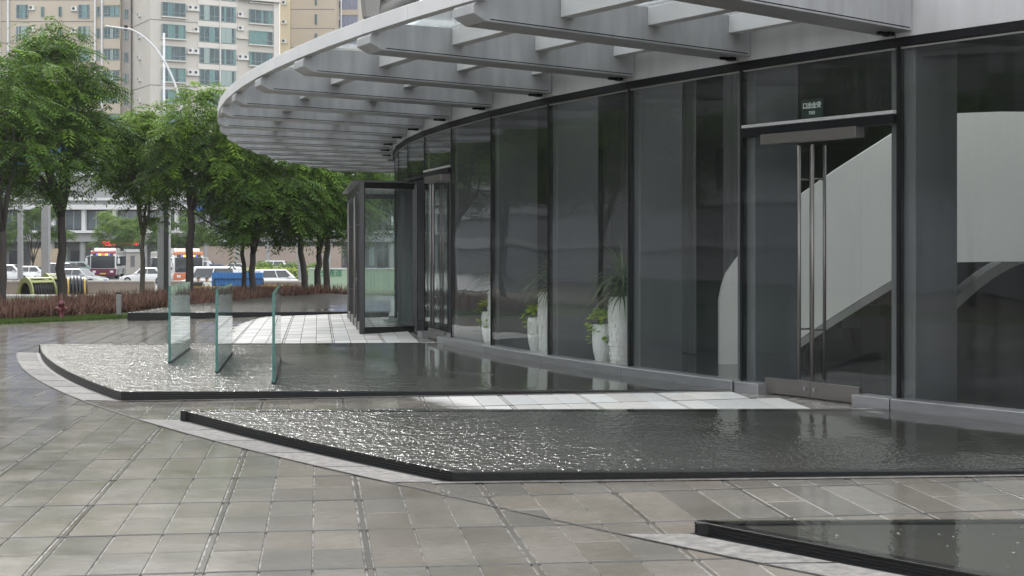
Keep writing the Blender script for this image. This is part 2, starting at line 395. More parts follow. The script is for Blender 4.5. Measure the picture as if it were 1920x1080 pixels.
def inside(poly, x, y):
    c = False; n = len(poly)
    for i in range(n):
        x0, y0 = poly[i]; x1, y1 = poly[i - 1]
        if (y0 > y) != (y1 > y) and x < (x1 - x0) * (y - y0) / (y1 - y0) + x0: c = not c
    return c
POLYS = {}
def offset_line(path, off):      # move a polyline to its left by off
    out = []
    for i, p in enumerate(path):
        a = path[max(i - 1, 0)]; b = path[min(i + 1, len(path) - 1)]
        dx, dy = b[0] - a[0], b[1] - a[1]; l = math.hypot(dx, dy) or 1
        out.append((p[0] - dy / l * off, p[1] + dx / l * off))
    return out
for nm, af, ab, fd, bd, lab in POOLS:
    A, W = pool_poly(af, ab, fd, bd)
    # rim path from the facade along the front edge, round the arc, back along the far edge
    f0 = W[0]; b0 = W[-1]
    front = [(f0[0] + (A[0][0] - f0[0]) * t, f0[1] + (A[0][1] - f0[1]) * t) for t in np.linspace(0, 1, 24)]
    back = [(A[-1][0] + (b0[0] - A[-1][0]) * t, A[-1][1] + (b0[1] - A[-1][1]) * t) for t in np.linspace(0, 1, 24)]
    poly = A + W[::-1]
    POLYS[nm] = poly
    t = thing('reflecting_pool', lab, 'pool', (A[0][0], A[0][1], gz(*A[0])))
    T = Matrix.Translation(-t.location)
    mb = MB()
    for seg in (front, A, back):
        inner = offset_line(seg, -.09)
        cen = (sum(p[0] for p in poly) / len(poly), sum(p[1] for p in poly) / len(poly))
        # choose inner side towards the pool
        m_ = len(seg) // 2
        if math.dist(inner[m_], cen) > math.dist(seg[m_], cen): inner = offset_line(seg, .09)
        NC = 5
        prof = []
        for c in range(NC):
            prof += [(c / NC, 0), ((c + .86) / NC, 0), ((c + .86) / NC, 1), ((c + 1) / NC, 1)]
        rows = []
        for p, q in zip(seg, inner):
            ux, uy = (q[0] - p[0]) / .09, (q[1] - p[1]) / .09
            zb = gz(*p) - .015; h_ = ZW - .004 - zb
            rows.append([(p[0] + ux * .018 * g, p[1] + uy * .018 * g, zb + h_ * f_) for f_, g in prof] + [(q[0], q[1], ZW - .004), (q[0], q[1], zb)])
        n = len(rows[0])
        V = [T @ Vector(v) for r in rows for v in r]
        mb.add(V, [(i * n + j, (i + 1) * n + j, (i + 1) * n + j + 1, i * n + j + 1) for i in range(len(rows) - 1) for j in range(n - 1)])
    mk('stone_wall', mb, M_BLACK, t)
    # floor with joints
    mb = MB(); mb.face([T @ Vector((p[0], p[1], ZW - .018)) for p in poly]); fl_ = mk('pool_floor', mb, M_PFLOOR, t)
    mb = MB()
    for u in np.arange(4, 60, 1.25):
        prev = None
        for v in np.arange(-14, 14, .05):
            q = AX * u * 1.0 + AV * v
            x, y = (AV * u * 0 + AX * u + AV * v)[:2]
            x2, y2 = (AX * (v + 24) + AV * (u - 30) * 1.0)[:2]
            ins = inside(poly, x2, y2) and dist(x2, y2) < Dw(ang(x2, y2)) - .1
            if ins and prev is None: prev = (x2, y2)
            if (not ins) and prev is not None:
                mb.beam(T @ Vector((*prev, ZW - .018)), T @ Vector((lx, ly, ZW - .018)), .012, .004); prev = None
            lx, ly = x2, y2
        if prev is not None: mb.beam(T @ Vector((*prev, ZW - .018)), T @ Vector((lx, ly, ZW - .018)), .012, .004)
    if mb.v: mk('floor_joint', mb, M_PJOINT, fl_)
    # water with a rounded brim
    rim = front[1:] + A[1:-1] + back[:-1]
    mb = MB()
    sa = sum(poly[i - 1][0] * poly[i][1] - poly[i][0] * poly[i - 1][1] for i in range(len(poly)))
    mb.face([T @ Vector((p[0], p[1], ZW)) for p in (poly if sa > 0 else poly[::-1])])
    cen = (sum(p[0] for p in poly) / len(poly), sum(p[1] for p in poly) / len(poly))
    for seg in (front, A, back):
        o1 = offset_line(seg, .007); m_ = len(seg) // 2
        if math.dist(o1[m_], cen) < math.dist(seg[m_], cen): o1 = offset_line(seg, -.007)
        o2 = [(p[0] + (q[0] - p[0]) * 1.3, p[1] + (q[1] - p[1]) * 1.3) for p, q in zip(seg, o1)]
        V = [T @ Vector((p[0], p[1], ZW)) for p in seg] + [T @ Vector((p[0], p[1], ZW - .005)) for p in o1] + [T @ Vector((p[0], p[1], ZW - .016)) for p in o2]
        n = len(seg)
        mb.add(V, [(r * n + i, r * n + i + 1, (r + 1) * n + i + 1, (r + 1) * n + i) for r in range(2) for i in range(n - 1)])
    mk('water', mb, M_WATER, t)
    if nm == 'pool_corner':
        POOLC = (t, poly)
    if nm == 'pool_near': POOLN = (t, poly)

# petals drifting on the near pools
mb0 = MB(); mb0.lathe([(.001, .004), (.011, .003), (.013, 0), (.001, -.001)], 6)
pet = mb0.mesh('petal', mat('petal', (.22, .23, .18), .7))
k = 0
for (t, poly), n in ((POOLC, 22),):
    xs = [p[0] for p in poly]; ys = [p[1] for p in poly]; c = 0
    while c < n:
        x = rnd.uniform(min(xs), max(xs)); y = rnd.uniform(min(ys), max(ys))
        if inside(poly, x, y) and dist(x, y) < (5.9 if n > 20 else 3.6) and abs(x) / y < .36 and y > 7:
            o = link('petal', pet, t); o.location = Vector((x, y, ZW + .001)) - t.location
            s = rnd.uniform(.4, .9); o.scale = (s, s * rnd.uniform(.5, 1), 1); o.rotation_euler = (0, 0, rnd.uniform(0, 6)); c += 1

# paving slabs: three columns to a strip, long rows
tiles = []; narrow = []
V0 = -.644
for g in range(-16, 17):
    for c in range(3):
        v0 = V0 + g * .901 + .045 + c * .2853 + .004; v1 = v0 + .2773
        full = g >= 1
        for r in range(-6, 40):
            u0 = 9.25 + r * 1.138
            pieces = [(u0 + .018, u0 + 1.138 - .018)] if (full and rnd.random() < .8) or rnd.random() < .12 else [(u0 + .018, u0 + .560), (u0 + .578, u0 + 1.138 - .018)]
            for a, b in pieces: tiles.append((a, b, v0, v1))
            if c == 0: narrow.append((u0 + .018, u0 + 1.138 - .018, v0 - .041, v0 - .008))
def keep(t):
    a, b, v0, v1 = t
    cs = [AX * u + AV * v for u, v in ((a, v0), (b, v0), (b, v1), (a, v1), ((a + b) / 2, (v0 + v1) / 2))]
    m_ = cs[4]
    if m_.y < 3 or m_.y > 50: return None
    d = dist(m_.x, m_.y); A_ = ang(m_.x, m_.y)
    if min(dist(c.x, c.y) for c in cs) < .0 or d > dg(A_) - .1: return None
    if m_.x < -.52 * m_.y - 2 or m_.x > .5 * m_.y + 1.5: return None
    for poly in POLYS.values():
        if all(inside(poly, c.x, c.y) for c in cs): return None
    return cs
def tile_geo(cs, rr):
    tilt = rr.uniform(-.0012, .0012); lift = rr.uniform(-.001, .0012)
    tp = []; bt = []
    ce = cs[4]
    for i, c in enumerate(cs[:4]):
        z = gz(c.x, c.y) + lift + (tilt if i in (0, 3) else -tilt) * 1.0
        bt.append(Vector((c.x, c.y, z - .006))); e = (ce - c); e.z = 0
        ex = Vector((c.x, c.y, z)) + (AX * (.005 if i in (0, 3) else -.005)) + (AV * (.004 if i in (0, 1) else -.004))
        tp.append(ex)
    lo = [p - Vector((0, 0, .02)) for p in bt]
    b = rr.uniform(.80, 1.12); wv = rr.uniform(-.025, .025)
    return lo, bt, tp, (b + wv, b, b - wv, 1)
vis = []
for t in tiles:
    cs = keep(t)
    if cs: vis.append((cs[4].y, abs(cs[4].x) / cs[4].y < .36 and cs[4].y > 7.2, cs))
vis.sort(key=lambda q: (not q[1], q[0]))
rr = random.Random(11)
rest = MB()
TF = [(0, 1, 5, 4), (1, 2, 6, 5), (2, 3, 7, 6), (3, 0, 4, 7), (4, 5, 9, 8), (5, 6, 10, 9), (6, 7, 11, 10), (7, 4, 8, 11), (8, 9, 10, 11)]
for i, (yy, ok, cs) in enumerate(vis):
    lo, bt, tp, c = tile_geo(cs, rr)
    if i < 300:
        o_ = Vector((cs[4].x, cs[4].y, 0))
        mb = MB(); mb.add([p - o_ for p in lo + bt + tp], TF, c)
        ob = mk('paving_slab', mb, M_PAVE, plaza); ob.location = o_
    else:
        rest.add(lo + bt + tp, TF, c)
for t in narrow:
    cs = keep(t)
    if cs:
        lo, bt, tp, c = tile_geo(cs, rr); rest.add(lo + bt + [p - Vector((0, 0, .002)) for p in tp], TF, tuple(q * .72 for q in c[:3]) + (1,))
struct(mk('paving_slabs_beyond', rest, M_PAVE, plaza), 'stuff')
# slate joints on the main rows
for r in range(-6, 40):
    u = 9.25 + r * 1.138
    run = None; mb = MB()
    for v in np.arange(-14, 10, .2):
        q = AX * u + AV * v
        ok = q.y > 3 and q.y < 46 and dist(q.x, q.y) > .1 and dist(q.x, q.y) < dg(ang(q.x, q.y)) and not any(inside(p_, q.x, q.y) for p_ in POLYS.values()) and abs(q.x) < .5 * q.y + 1.5
        if ok:
            q2 = AX * u + AV * (v + .2)
            mb.beam((q.x, q.y, gz(q.x, q.y) - .0042), (q2.x, q2.y, gz(q2.x, q2.y) - .0042), .0362, .008)
    if mb.v: mk('row_joint', mb, M_DRAIN, plaza)

# pale granite band round the pools, and the thin arc line that continues it
def strip(pa, pb, z, mbb):
    V = [(p[0], p[1], gz(*p) + z) for p in pa] + [(p[0], p[1], gz(*p) + z) for p in pb]; n = len(pa)
    mbb.add(V, [(i, i + 1, n + i + 1, n + i) for i in range(n - 1)])
for i, (nm, af, ab, fd, bd, lab) in enumerate(POOLS[:3]):
    mb = MB()
    A1 = arc_pts(af - .001, ab, 60, .0); A2 = arc_pts(af - .0058, ab - .0058, 60, .36)
    A0 = arc_pts(af - .001, ab, 60, .055)
    strip(A0, A2, .001, mb)
    bandp = []
    La = sum(math.dist(p_, q_) for p_, q_ in zip(A2, A2[1:])); ns_ = max(3, int(La / .95))
    for j in range(ns_):
        t0, t1 = j / ns_ + .0025, (j + 1) / ns_ - .0025
        def pk(A_, t_): 
            f_ = t_ * (len(A_) - 1); i_ = min(int(f_), len(A_) - 2); f_ -= i_; return (A_[i_][0] + (A_[i_ + 1][0] - A_[i_][0]) * f_, A_[i_][1] + (A_[i_ + 1][1] - A_[i_][1]) * f_)
        m2_ = MB(); tt_ = np.linspace(t0, t1, 5); c_ = rr.uniform(.82, 1.12)
        pa = [pk(A0, q_) for q_ in tt_]; pb = [pk(A2, q_) for q_ in tt_]
        strip(pa, pb, .006, m2_)
        m2_.c = [(c_, c_, c_, 1)] * len(m2_.f); bandp.append(m2_)
    A, W = pool_poly(af, ab, fd, bd)
    f0 = W[0]; fr = [(f0[0] + (A[0][0] - f0[0]) * t, f0[1] + (A[0][1] - f0[1]) * t) for t in np.linspace(0, 1.02, 24)]
    fr2 = offset_line(fr, .08)
    if fr2[5][1] > fr[5][1]: fr2 = offset_line(fr, -.08)
    strip(fr, fr2, .0065, mb)
    mb.c = [(.9, .9, .9, 1)] * len(mb.f)
    gb_ = struct(mk('granite_band', mb, M_BAND))
    for m2_ in bandp: mk('band_stone', m2_, M_BAND, gb_)
    mb = MB(); strip(arc_pts(af, ab, 60, -.01), arc_pts(af, ab, 60, .055), .0045, mb)
    struct(mk('pool_gutter', mb, M_BLACK))
mb = MB()
for a0, a1 in ((3.40, 3.95),):
    strip(arc_pts(a0, a1, 160, .362), arc_pts(a0, a1, 160, .38), .0075, mb)
struct(mk('arc_joint', mb, M_PJOINT))

# upright glass panels in the middle pool
M_FIN = glassmat('fin_glass', (.84, .93, .90), r0=.06, streak=.09, streak_col=(.75, .82, .80))
M_FINE = mat('glass_edge', (.06, .16, .135), .15, var=.3, scale=30)
M_RUB = mat('black_rubber', (.01, .01, .01), .5)
FL = ['upright glass panel farthest from the glass lobby, standing in the middle pool', 'middle one of three upright glass panels standing in the pool', 'upright glass panel closest to the glass lobby, standing in the middle pool']
for (p, q), lb in zip((((-4.91, 21.42), (-5.29, 24.46)), ((-3.91, 19.78), (-4.39, 23.36)), ((-2.91, 18.23), (-3.46, 22.24))), FL):
    t = thing('glass_screen', lb, 'glass screen', (*p, ZW - .04), group='upright glass panels in the pool')
    d = Vector((q[0] - p[0], q[1] - p[1], 0)); ln = d.length; d.normalize(); s_ = Vector((d.y, -d.x, 0))
    hgt = 1.08
    for off in (-.012, .012):
        mb = MB(); a = s_ * off
        mb.beam(a + Vector((0, 0, .05 + hgt / 2)), a + d * ln + Vector((0, 0, .05 + hgt / 2)), .010, hgt); mk('pane', mb, M_FIN, t)
    for e in (-.004, ln + .004):
        mb = MB(); mb.box(-.017, .017, -.003, .003, .05, .05 + hgt + .002, M=Matrix.Translation(d * e) @ Matrix.Rotation(math.atan2(d.y, d.x) - math.pi / 2, 4, 'Z')); mk('polished_edge', mb, M_FINE, t)
    mb = MB(); mb.beam(Vector((0, 0, .052 + hgt)), d * ln + Vector((0, 0, .052 + hgt)), .036, .005); mk('top_edge', mb, M_FINE, t)
    mb = MB(); mb.beam(Vector((0, 0, .035)), d * ln + Vector((0, 0, .035)), .05, .06); mk('base_channel', mb, M_RUB, t)
# ------------------------------------------------------------------ lobby building
M_ALU = mat('silver_panel', (.42, .42, .425), .34, .0, var=.10, scale=2, stretch=(3, 3, .4), spec=.6)
M_RIB = mat('rib_paint', (.315, .32, .325), .45, 0, var=.16, scale=2.5, stretch=(3, 3, .5), bump=.1, bscale=8)
M_ALUW = mat('canopy_paint', (.57, .57, .57), .42, 0, var=.08, scale=1.5, stretch=(1, 1, .5), spec=.5)
M_SILL = mat('brushed_sill', (.27, .27, .28), .3, .55, var=.12, scale=4, stretch=(1, 1, 8))
M_TRIM = mat('grey_trim', (.30, .30, .29), .5)
M_DARK = mat('dark_frame', (.006, .006, .007), .6, 0, var=.3, scale=5, spec=.15)
M_STEEL = mat('brushed_steel', (.19, .178, .168), .4, .8, var=.03, scale=3)
M_GLASS = glassmat('facade_glass', (.94, .947, .94), r0=.026, streak=.012, wob=.012, gain=.75)
M_GLASSD = glassmat('door_glass', (.95, .96, .955), r0=.028, streak=.004)
M_GLASSV = glassmat('vestibule_glass', (.93, .96, .95), r0=.04, streak=.10, streak_col=(.6, .65, .63))
M_COLN = mat('column_cladding', (.098, .103, .110), .5, .0, var=.06, scale=1.5)
M_INT = mat('dark_interior', (.022, .022, .024), .7, var=.3, scale=1)
M_FLOOR = mat('polished_floor', (.05, .05, .053), .12, var=.2, scale=1)
M_WHITE = mat('white_plaster', (.86, .86, .82), .55, var=.03, scale=.8)
M_TRIM = mat('grey_trim', (.30, .30, .29), .5)

ZS, ZT = .194, 3.9
K0, K1 = -3, 15
bld = thing('lobby_building', 'curved glass lobby with dark mullions, silver sill and pale metal fascia band', 'building', P(4, 0, .08))
TB = Matrix.Translation(-bld.location)
def bpart(name, mb, m, smooth=False, bevel=0, parent=None):
    o = mk(name, mb, m, parent or bld, smooth, bevel)
    o.data.transform(TB)
    return o
DOORS = {0: True, 5: True}
def lerp(a, b, t): return a + (b - a) * t
for k in range(K0, K1):
    p, q = P(k), P(k + 1); n = (nrm(k) + nrm(k + 1)).normalized(); t_ = (q - p).normalized(); ln = (q - p).length
    up = Vector((0, 0, 1))
    # mullion
    mb = MB(); a = p
    mb.hexa([a - t_ * .024 - n * .05, a + t_ * .024 - n * .05, a + t_ * .024 + n * .014, a - t_ * .024 + n * .014],
            [x + up * (ZT - ZS + .05) for x in (a - t_ * .024 - n * .05, a + t_ * .024 - n * .05, a + t_ * .024 + n * .014, a - t_ * .024 + n * .014)])
    for i, v in enumerate(mb.v): mb.v[i] = (v[0], v[1], max(v[2] + ZS - .05, 3.04 if k in (7, 8) else 0))
    bpart('mullion', mb, M_DARK)
    # top rail
    mb = MB(); mb.beam(p + up * (ZT - .045) + n * .0, q + up * (ZT - .045) + n * .0, .11, .085); bpart('top_rail', mb, M_DARK)
    mb = MB(); mb.beam(p + up * (ZT - .105) + n * .004 + t_ * .04, q + up * (ZT - .105) + n * .004 - t_ * .04, .03, .018); bpart('glazing_bead', mb, M_TRIM)
    # fascia band above the glass
    mb = MB(); mb.beam(p + up * (ZT + 1.05) + t_ * .008 + n * .02, q + up * (ZT + 1.05) - t_ * .008 + n * .02, .08, 2.1); bpart('fascia_panel', mb, M_ALU)
    if k in DOORS: continue
    if 6 <= k <= 8: 
        # behind the vestibule: only the upper light is glazed
        mb = MB(); mb.beam(p + up * ((3.1 + ZT - .1) / 2) + t_ * .04, q + up * ((3.1 + ZT - .1) / 2) - t_ * .04, .014, ZT - .1 - 3.1); bpart('glass_pane', mb, M_GLASS)
        mb = MB(); mb.beam(p + up * 3.07, q + up * 3.07, .1, .07); bpart('transom', mb, M_DARK)
        continue
    mb = MB(); mb.beam(p + up * ((ZS + ZT - .1) / 2) + t_ * .034, q + up * ((ZS + ZT - .1) / 2) - t_ * .034, .014, ZT - .1 - ZS); bpart('glass_pane', mb, M_GLASS)
    # silver sill kerb
    mb = MB(); mb.beam(p + up * (ZS / 2 - .03) + t_ * .006 + n * .03, q + up * (ZS / 2 - .03) - t_ * .006 + n * .03, .24, ZS + .06); bpart('sill', mb, M_SILL, bevel=.006)

# exit sign text helper
def text_mesh(s, size, m, mirror=False, depth=.002, bold=0.0):
    cu = bpy.data.curves.new('txt', 'FONT'); cu.body = s; cu.size = size; cu.extrude = depth; cu.align_x = 'CENTER'; cu.align_y = 'CENTER'; cu.offset = bold; cu.resolution_u = 3
    ob = bpy.data.objects.new('txt', cu); COL.objects.link(ob)
    dg_ = bpy.context.evaluated_depsgraph_get()
    me = bpy.data.meshes.new_from_object(ob.evaluated_get(dg_))
    bpy.data.objects.remove(ob, do_unlink=True)
    if mirror: me.transform(Matrix.Scale(-1, 4, (1, 0, 0)))
    me.materials.clear(); me.materials.append(m)
    return me
def frame_of(p, t_, n):          # x along t_, y up, z = n
    M = Matrix.Identity(4)
    for i in range(3):
        M[i][0] = t_[i]; M[i][1] = (0, 0, 1)[i]; M[i][2] = n[i]; M[i][3] = p[i]
    return M

def door_bay(k, lab):
    p, q = P(k), P(k + 1); n = (nrm(k) + nrm(k + 1)).normalized(); t_ = (q - p).normalized(); ln = (q - p).length; up = Vector((0, 0, 1))
    g = gz(*p[:2])
    ZD = 3.06
    mb = MB(); mb.beam(p + up * ((ZD + .1 + ZT - .1) / 2) + t_ * .034, q + up * ((ZD + .1 + ZT - .1) / 2) - t_ * .034, .014, ZT - .2 - ZD); bpart('transom_pane', mb, M_GLASS)
    mb = MB(); mb.beam(p + up * (ZD + .01) + t_ * .03, q + up * (ZD + .01) - t_ * .03, .1, .09); bpart('transom', mb, M_DARK)
    mb = MB(); mb.beam(p + up * (ZD + .085) + t_ * .04 + n * .01, q + up * (ZD + .085) - t_ * .04 + n * .01, .07, .035); bpart('glazing_bead', mb, M_ALU)
    # side lights
    s0, s1 = .22 * ln, .83 * ln
    for a, b in ((.034, s0 - .004), (s1 + .004, ln - .034)):
        mb = MB(); mb.beam(p + t_ * a + up * ((ZS + ZD - .04) / 2), p + t_ * b + up * ((ZS + ZD - .04) / 2), .012, ZD - .04 - ZS); bpart('side_light', mb, M_GLASSD)
        mb = MB(); mb.beam(p + t_ * (a - .03) + up * (ZS / 2 - .03) + n * .03, p + t_ * b + up * (ZS / 2 - .03) + n * .03, .24, ZS + .06); bpart('sill', mb, M_SILL, bevel=.006)
    mid = (s0 + s1) / 2
    mb = MB(); mb.beam(p + t_ * s0 + up * (ZD - .09) + n * .02, p + t_ * s1 + up * (ZD - .09) + n * .02, .14, .115); bpart('door_header', mb, M_STEEL, bevel=.004)
    zb = g + .015
    for a, b, sg in ((s0 + .004, mid - .003, 1), (mid + .003, s1 - .004, -1)):
        mb = MB(); mb.beam(p + t_ * a + up * ((zb + .17 + ZD - .14) / 2), p + t_ * b + up * ((zb + .17 + ZD - .14) / 2), .012, ZD - .14 - zb - .17)
        lf = bpart('door_leaf', mb, M_GLASSD)
        mb = MB(); mb.beam(p + t_ * a + up * (zb + .085), p + t_ * b + up * (zb + .085), .05, .17); bpart('bottom_rail', mb, M_STEEL, parent=lf)
        hx = (b - .10) if sg > 0 else (a + .10)
        for sd in (-1, 1):
            mb = MB(); o_ = n * (.09 * sd)
            mb.tube([p + t_ * hx + o_ + up * (zb + .20), p + t_ * hx + o_ + up * (ZD - .19)], .019, 10)
            for zz in (.75, 2.4): mb.tube([p + t_ * hx + up * (zb + zz), p + t_ * hx + o_ + up * (zb + zz)], .011, 8)
            bpart('handle', mb, M_STEEL, True, parent=lf)
        mb = MB(); mb.tube([p + t_ * ((b - .07) if sg > 0 else (a + .07)) + up * (zb + .09) + n * .02, p + t_ * ((b - .07) if sg > 0 else (a + .07)) + up * (zb + .09) + n * .045], .022, 10); bpart('lock', mb, M_SILL, parent=lf)
    return p, n, t_, ln, ZD
p, n, t_, ln, ZD = door_bay(0, '')
# mirrored exit sign standing on the transom, seen from behind
xs = thing('exit_sign', 'small dark green exit sign with white characters above the double glass door', 'sign', p + t_ * (ln * .56) + Vector((0, 0, ZD + .112)) - n * .09)
M = frame_of(Vector((0, 0, 0)), -t_, n) ; M.translation = (0, 0, 0)
mb = MB(); mb.box(-.165, .165, 0, .22, -.006, .006, M=M); mk('board', mb, mat('sign_green', (.006, .022, .020), .35), xs)
M_TXT = mat('sign_white', (.7, .78, .74), .5)
def put_text(s, size, x, y, bold):
    me = text_mesh(s, size, M_TXT, True, .001, bold); o = link('lettering', me, xs)
    o.matrix_local = M @ Matrix.Translation((x, y, .009))
put_text('安全出口', .072, 0, .145, .0022)
put_text('EXIT', .048, 0, .065, .0012)
mb = MB(); mb.box(-.18, .18, -.02, .0, -.02, .03, M=M); mk('ledge', mb, M_SILL, xs)
door_bay(5, '')

# ---- interior
def ring(k0, k1, d0, d1, n_=40):
    V = []; 
    for i in range(n_ + 1):
        k = k0 + (k1 - k0) * i / n_; V.append((P(k, d0), P(k, d1)))
    return V
mb = MB(); rg = ring(K0, K1, .0, -13)
for (a, b), (c, d) in zip(rg, rg[1:]): mb.face([(a.x, a.y, .1), (c.x, c.y, .1), (d.x, d.y, .1), (b.x, b.y, .1)])
struct(mk('lobby_floor', mb, M_FLOOR))
mb = MB(); rg = ring(K0, K1, -.06, -13)
rg2 = ring(K0, K1, -.06, -4.0)
i_ = K0; LIGHT_GAP = (-.5, 2.8)            # bays where the roof is left open, added to light the stair
for (a, b), (c, d), (e, f_), (g_, h_) in zip(rg, rg[1:], rg2, rg2[1:]):
    for z_ in (4.6, 6.0):
        for p_, q_, r_, s_ in ((a, e + (f_ - e) * .12, g_ + (h_ - g_) * .12, c), (e + (f_ - e) * .12, b, d, g_ + (h_ - g_) * .12)):
            if p_ is not a and LIGHT_GAP[0] < i_ < LIGHT_GAP[1]: continue
            mb.face([(v.x, v.y, z_) for v in (p_, q_, r_, s_)])
    i_ += (K1 - K0) / 40
bpart('roof_slab', mb, M_INT)
mb = MB(); rg = ring(-.7, 3.0, -.5, -13, 8)
for (a, b), (c, d) in zip(rg, rg[1:]): mb.hexa([(v.x, v.y, 6.02) for v in (a, c, d, b)], [(v.x, v.y, 6.04) for v in (a, c, d, b)])
bpart('added_light_gap_glass', mb, M_GLASSD)  # glass over the roof opening, added to let light onto the stair
mb = MB(); rg = ring(K0, K1, -12.9, -13.1)
for (a, b), (c, d) in zip(rg, rg[1:]): mb.face([(a.x, a.y, .1), (a.x, a.y, 6), (c.x, c.y, 6), (c.x, c.y, .1)])
bpart('rear_wall', mb, M_INT)
mb = MB()
for kk in (K0, K1):
    a, b = P(kk, -.1), P(kk, -13); mb.beam((a + b) / 2 * 0 + a + Vector((0, 0, 3)), b + Vector((0, 0, 3)), .2, 6)
bpart('end_wall', mb, M_INT)
# deep rectangular columns right behind the mullions
for k in range(K0 + 1, K1):
    if k in (7, 8): continue
    n_, tt = nrm(k), tan_(k); c = P(k)
    mb = MB()
    a = [c - n_ * .06 - tt * .16, c - n_ * .06 + tt * .16, c - n_ * .72 + tt * .16, c - n_ * .72 - tt * .16]
    a = [x for x in a]
    mb.hexa([(x.x, x.y, .1) for x in a][::-1], [(x.x, x.y, 4.6) for x in a][::-1])
    bpart('column', mb, M_COLN, bevel=.01)
# blinds further in
M_BL = mat('grey_blind', (.10, .102, .105), .8, var=.15, scale=2)
cur = thing('lobby_curtain', 'dark grey folded curtain hanging inside the lobby between the columns', 'curtain', P(4, -2.6, .1))
for kb in (2, 3, 4):
    mb = MB(); V = []; n = 90
    for i in range(n + 1):
        kk = kb + .12 + .62 * i / n; c = P(kk, -2.6 + .05 * math.sin(i * .95 + math.sin(i * .23) * 1.5)) - cur.location
        V += [(c.x, c.y, .02), (c.x, c.y, 4.4)]
    mb.add(V, [(2 * i, 2 * i + 2, 2 * i + 3, 2 * i + 1) for i in range(n)]); mk('curtain_panel', mb, M_BL, cur, True)
    mb = MB(); mb.tube([P(kb + .08, -2.6, 4.5) - cur.location, P(kb + .78, -2.6, 4.5) - cur.location], .03, 8); mk('rail', mb, M_DARK, cur)

# ---- staircase: swept white balustrade
st = thing('curved_staircase', 'sweeping white staircase with solid balustrade behind the double glass door', 'staircase', (2.92, 21.0, .1))
TS = Matrix.Translation(-st.location)
def SY(x): return 21.0 + .10 * (x - 2.92)
top = [(2.92, 1.0), (2.96, 1.2), (3.02, 1.38), (3.2, 1.62), (3.9, 2.36), (4.6, 2.85), (5.6, 3.48), (5.9, 3.60), (6.3, 3.66), (7, 3.69), (9.5, 3.7)]
bot = [(2.92, .1), (2.96, .1), (3.02, .1), (3.2, .1), (3.62, .1), (3.9, .34), (4.6, .80), (5.6, 1.40), (5.95, 1.5), (6.3, 1.53), (7, 1.54), (9.5, 1.54)]
def interp(tab, x):
    for (x0, z0), (x1, z1) in zip(tab, tab[1:]):
        if x0 <= x <= x1: return z0 + (z1 - z0) * (x - x0) / (x1 - x0)
    return tab[-1][1]
xs_ = sorted(set([a for a, b in top] + [a for a, b in bot] + list(np.linspace(2.92, 9.5, 40))))
mb = MB(); V = []
for x in xs_:
    zt_, zb_ = interp(top, x), interp(bot, x); y = SY(x)
    V += [(x, y, zb_), (x, y, zt_), (x, y + .16, zt_), (x, y + .16, zb_)]
Fs = []
for i in range(len(xs_) - 1):
    for j in range(4): Fs.append((i * 4 + j, i * 4 + (j + 1) % 4, i * 4 + 4 + (j + 1) % 4, i * 4 + 4 + j))
Fs += [(0, 1, 2, 3), tuple(len(V) - 4 + j for j in (3, 2, 1, 0))]
mb.add([TS @ Vector(v) for v in V], Fs)
mk('balustrade', mb, M_WHITE, st)
mb = MB()
tr_ = [(x, interp(bot, x)) for x in np.linspace(3.62, 5.95, 14)]
for (x0, z0), (x1, z1) in zip(tr_, tr_[1:]):
    mb.hexa([TS @ Vector(v) for v in ((x0, SY(x0) - .02, z0 - .13), (x1, SY(x1) - .02, z1 - .13), (x1, SY(x1) + .10, z1 - .13), (x0, SY(x0) + .10, z0 - .13))],
            [TS @ Vector(v) for v in ((x0, SY(x0) - .02, z0 - .01), (x1, SY(x1) - .02, z1 - .01), (x1, SY(x1) + .10, z1 - .01), (x0, SY(x0) + .10, z0 - .01))])
mk('stringer_trim', mb, M_TRIM, st)
for i in range(11):
    x0 = 3.9 + i * .27; z0 = .1 + .165 * i
    mb = MB(); mb.box(x0, x0 + .29, SY(x0) + .2, SY(x0) + 1.9, z0, z0 + .165, M=TS); mk('step', mb, M_INT, st)
# second flight curving up behind
mb = MB(); pr = None
for i in range(15):
    a_ = i / 14; x = 6.35 + 1.6 * a_; z = .62 + 1.0 * math.sin(a_ * math.pi / 2)
    if pr: mb.beam(TS @ Vector((pr[0], 22.6, pr[1])), TS @ Vector((x, 22.6, z)), .5, .14)
    pr = (x, z)
mk('upper_flight', mb, M_TRIM, st)

# ---- vestibule of dark framed glass
vs = thing('glass_vestibule', 'projecting entrance vestibule of dark framed glass with tall doors', 'vestibule', (-2.86, 29.02, .05))
TV = Matrix.Translation(-vs.location)
c0 = Vector((-2.92, 29.10, 0)); c1 = Vector((-3.90, 35.7, 0)); c2 = Vector((-1.93, 29.75, 0)); c3 = Vector((-2.72, 35.9, 0))
VB, VT = .045, 3.02
M_VF = mat('vestibule_frame', (.05, .05, .05), .3, .6, var=.1)
def vb(name, a, b, wd, ht, m, parent=None):
    mb = MB(); mb.beam(TV @ Vector(a), TV @ Vector(b), wd, ht); return mk(name, mb, m, parent or vs)
def post(c, s=.13, nm='post'):
    mb = MB(); mb.box(c.x - s / 2, c.x + s / 2, c.y - s / 2, c.y + s / 2, VB, VT, M=TV); return mk(nm, mb, M_VF, vs, bevel=.006)
for c in (c0, c2): post(c, .10)
for c in (c1, c3): post(c, .07)
for a, b in ((c0, c2), (c1, c3), (c0, c1)):
    vb('head_beam', (a.x, a.y, VT - .065), (b.x, b.y, VT - .065), .07, .12, M_VF)
    if (a, b) != (c0, c1): vb('bottom_beam', (a.x, a.y, VB + .08), (b.x, b.y, VB + .07), .07, .12, M_VF)
    if (a, b) != (c0, c1):
        vb('glass_pane', (a.x, a.y, (VB + VT) / 2), (b.x, b.y, (VB + VT) / 2), .014, VT - VB - .3, M_GLASSV)
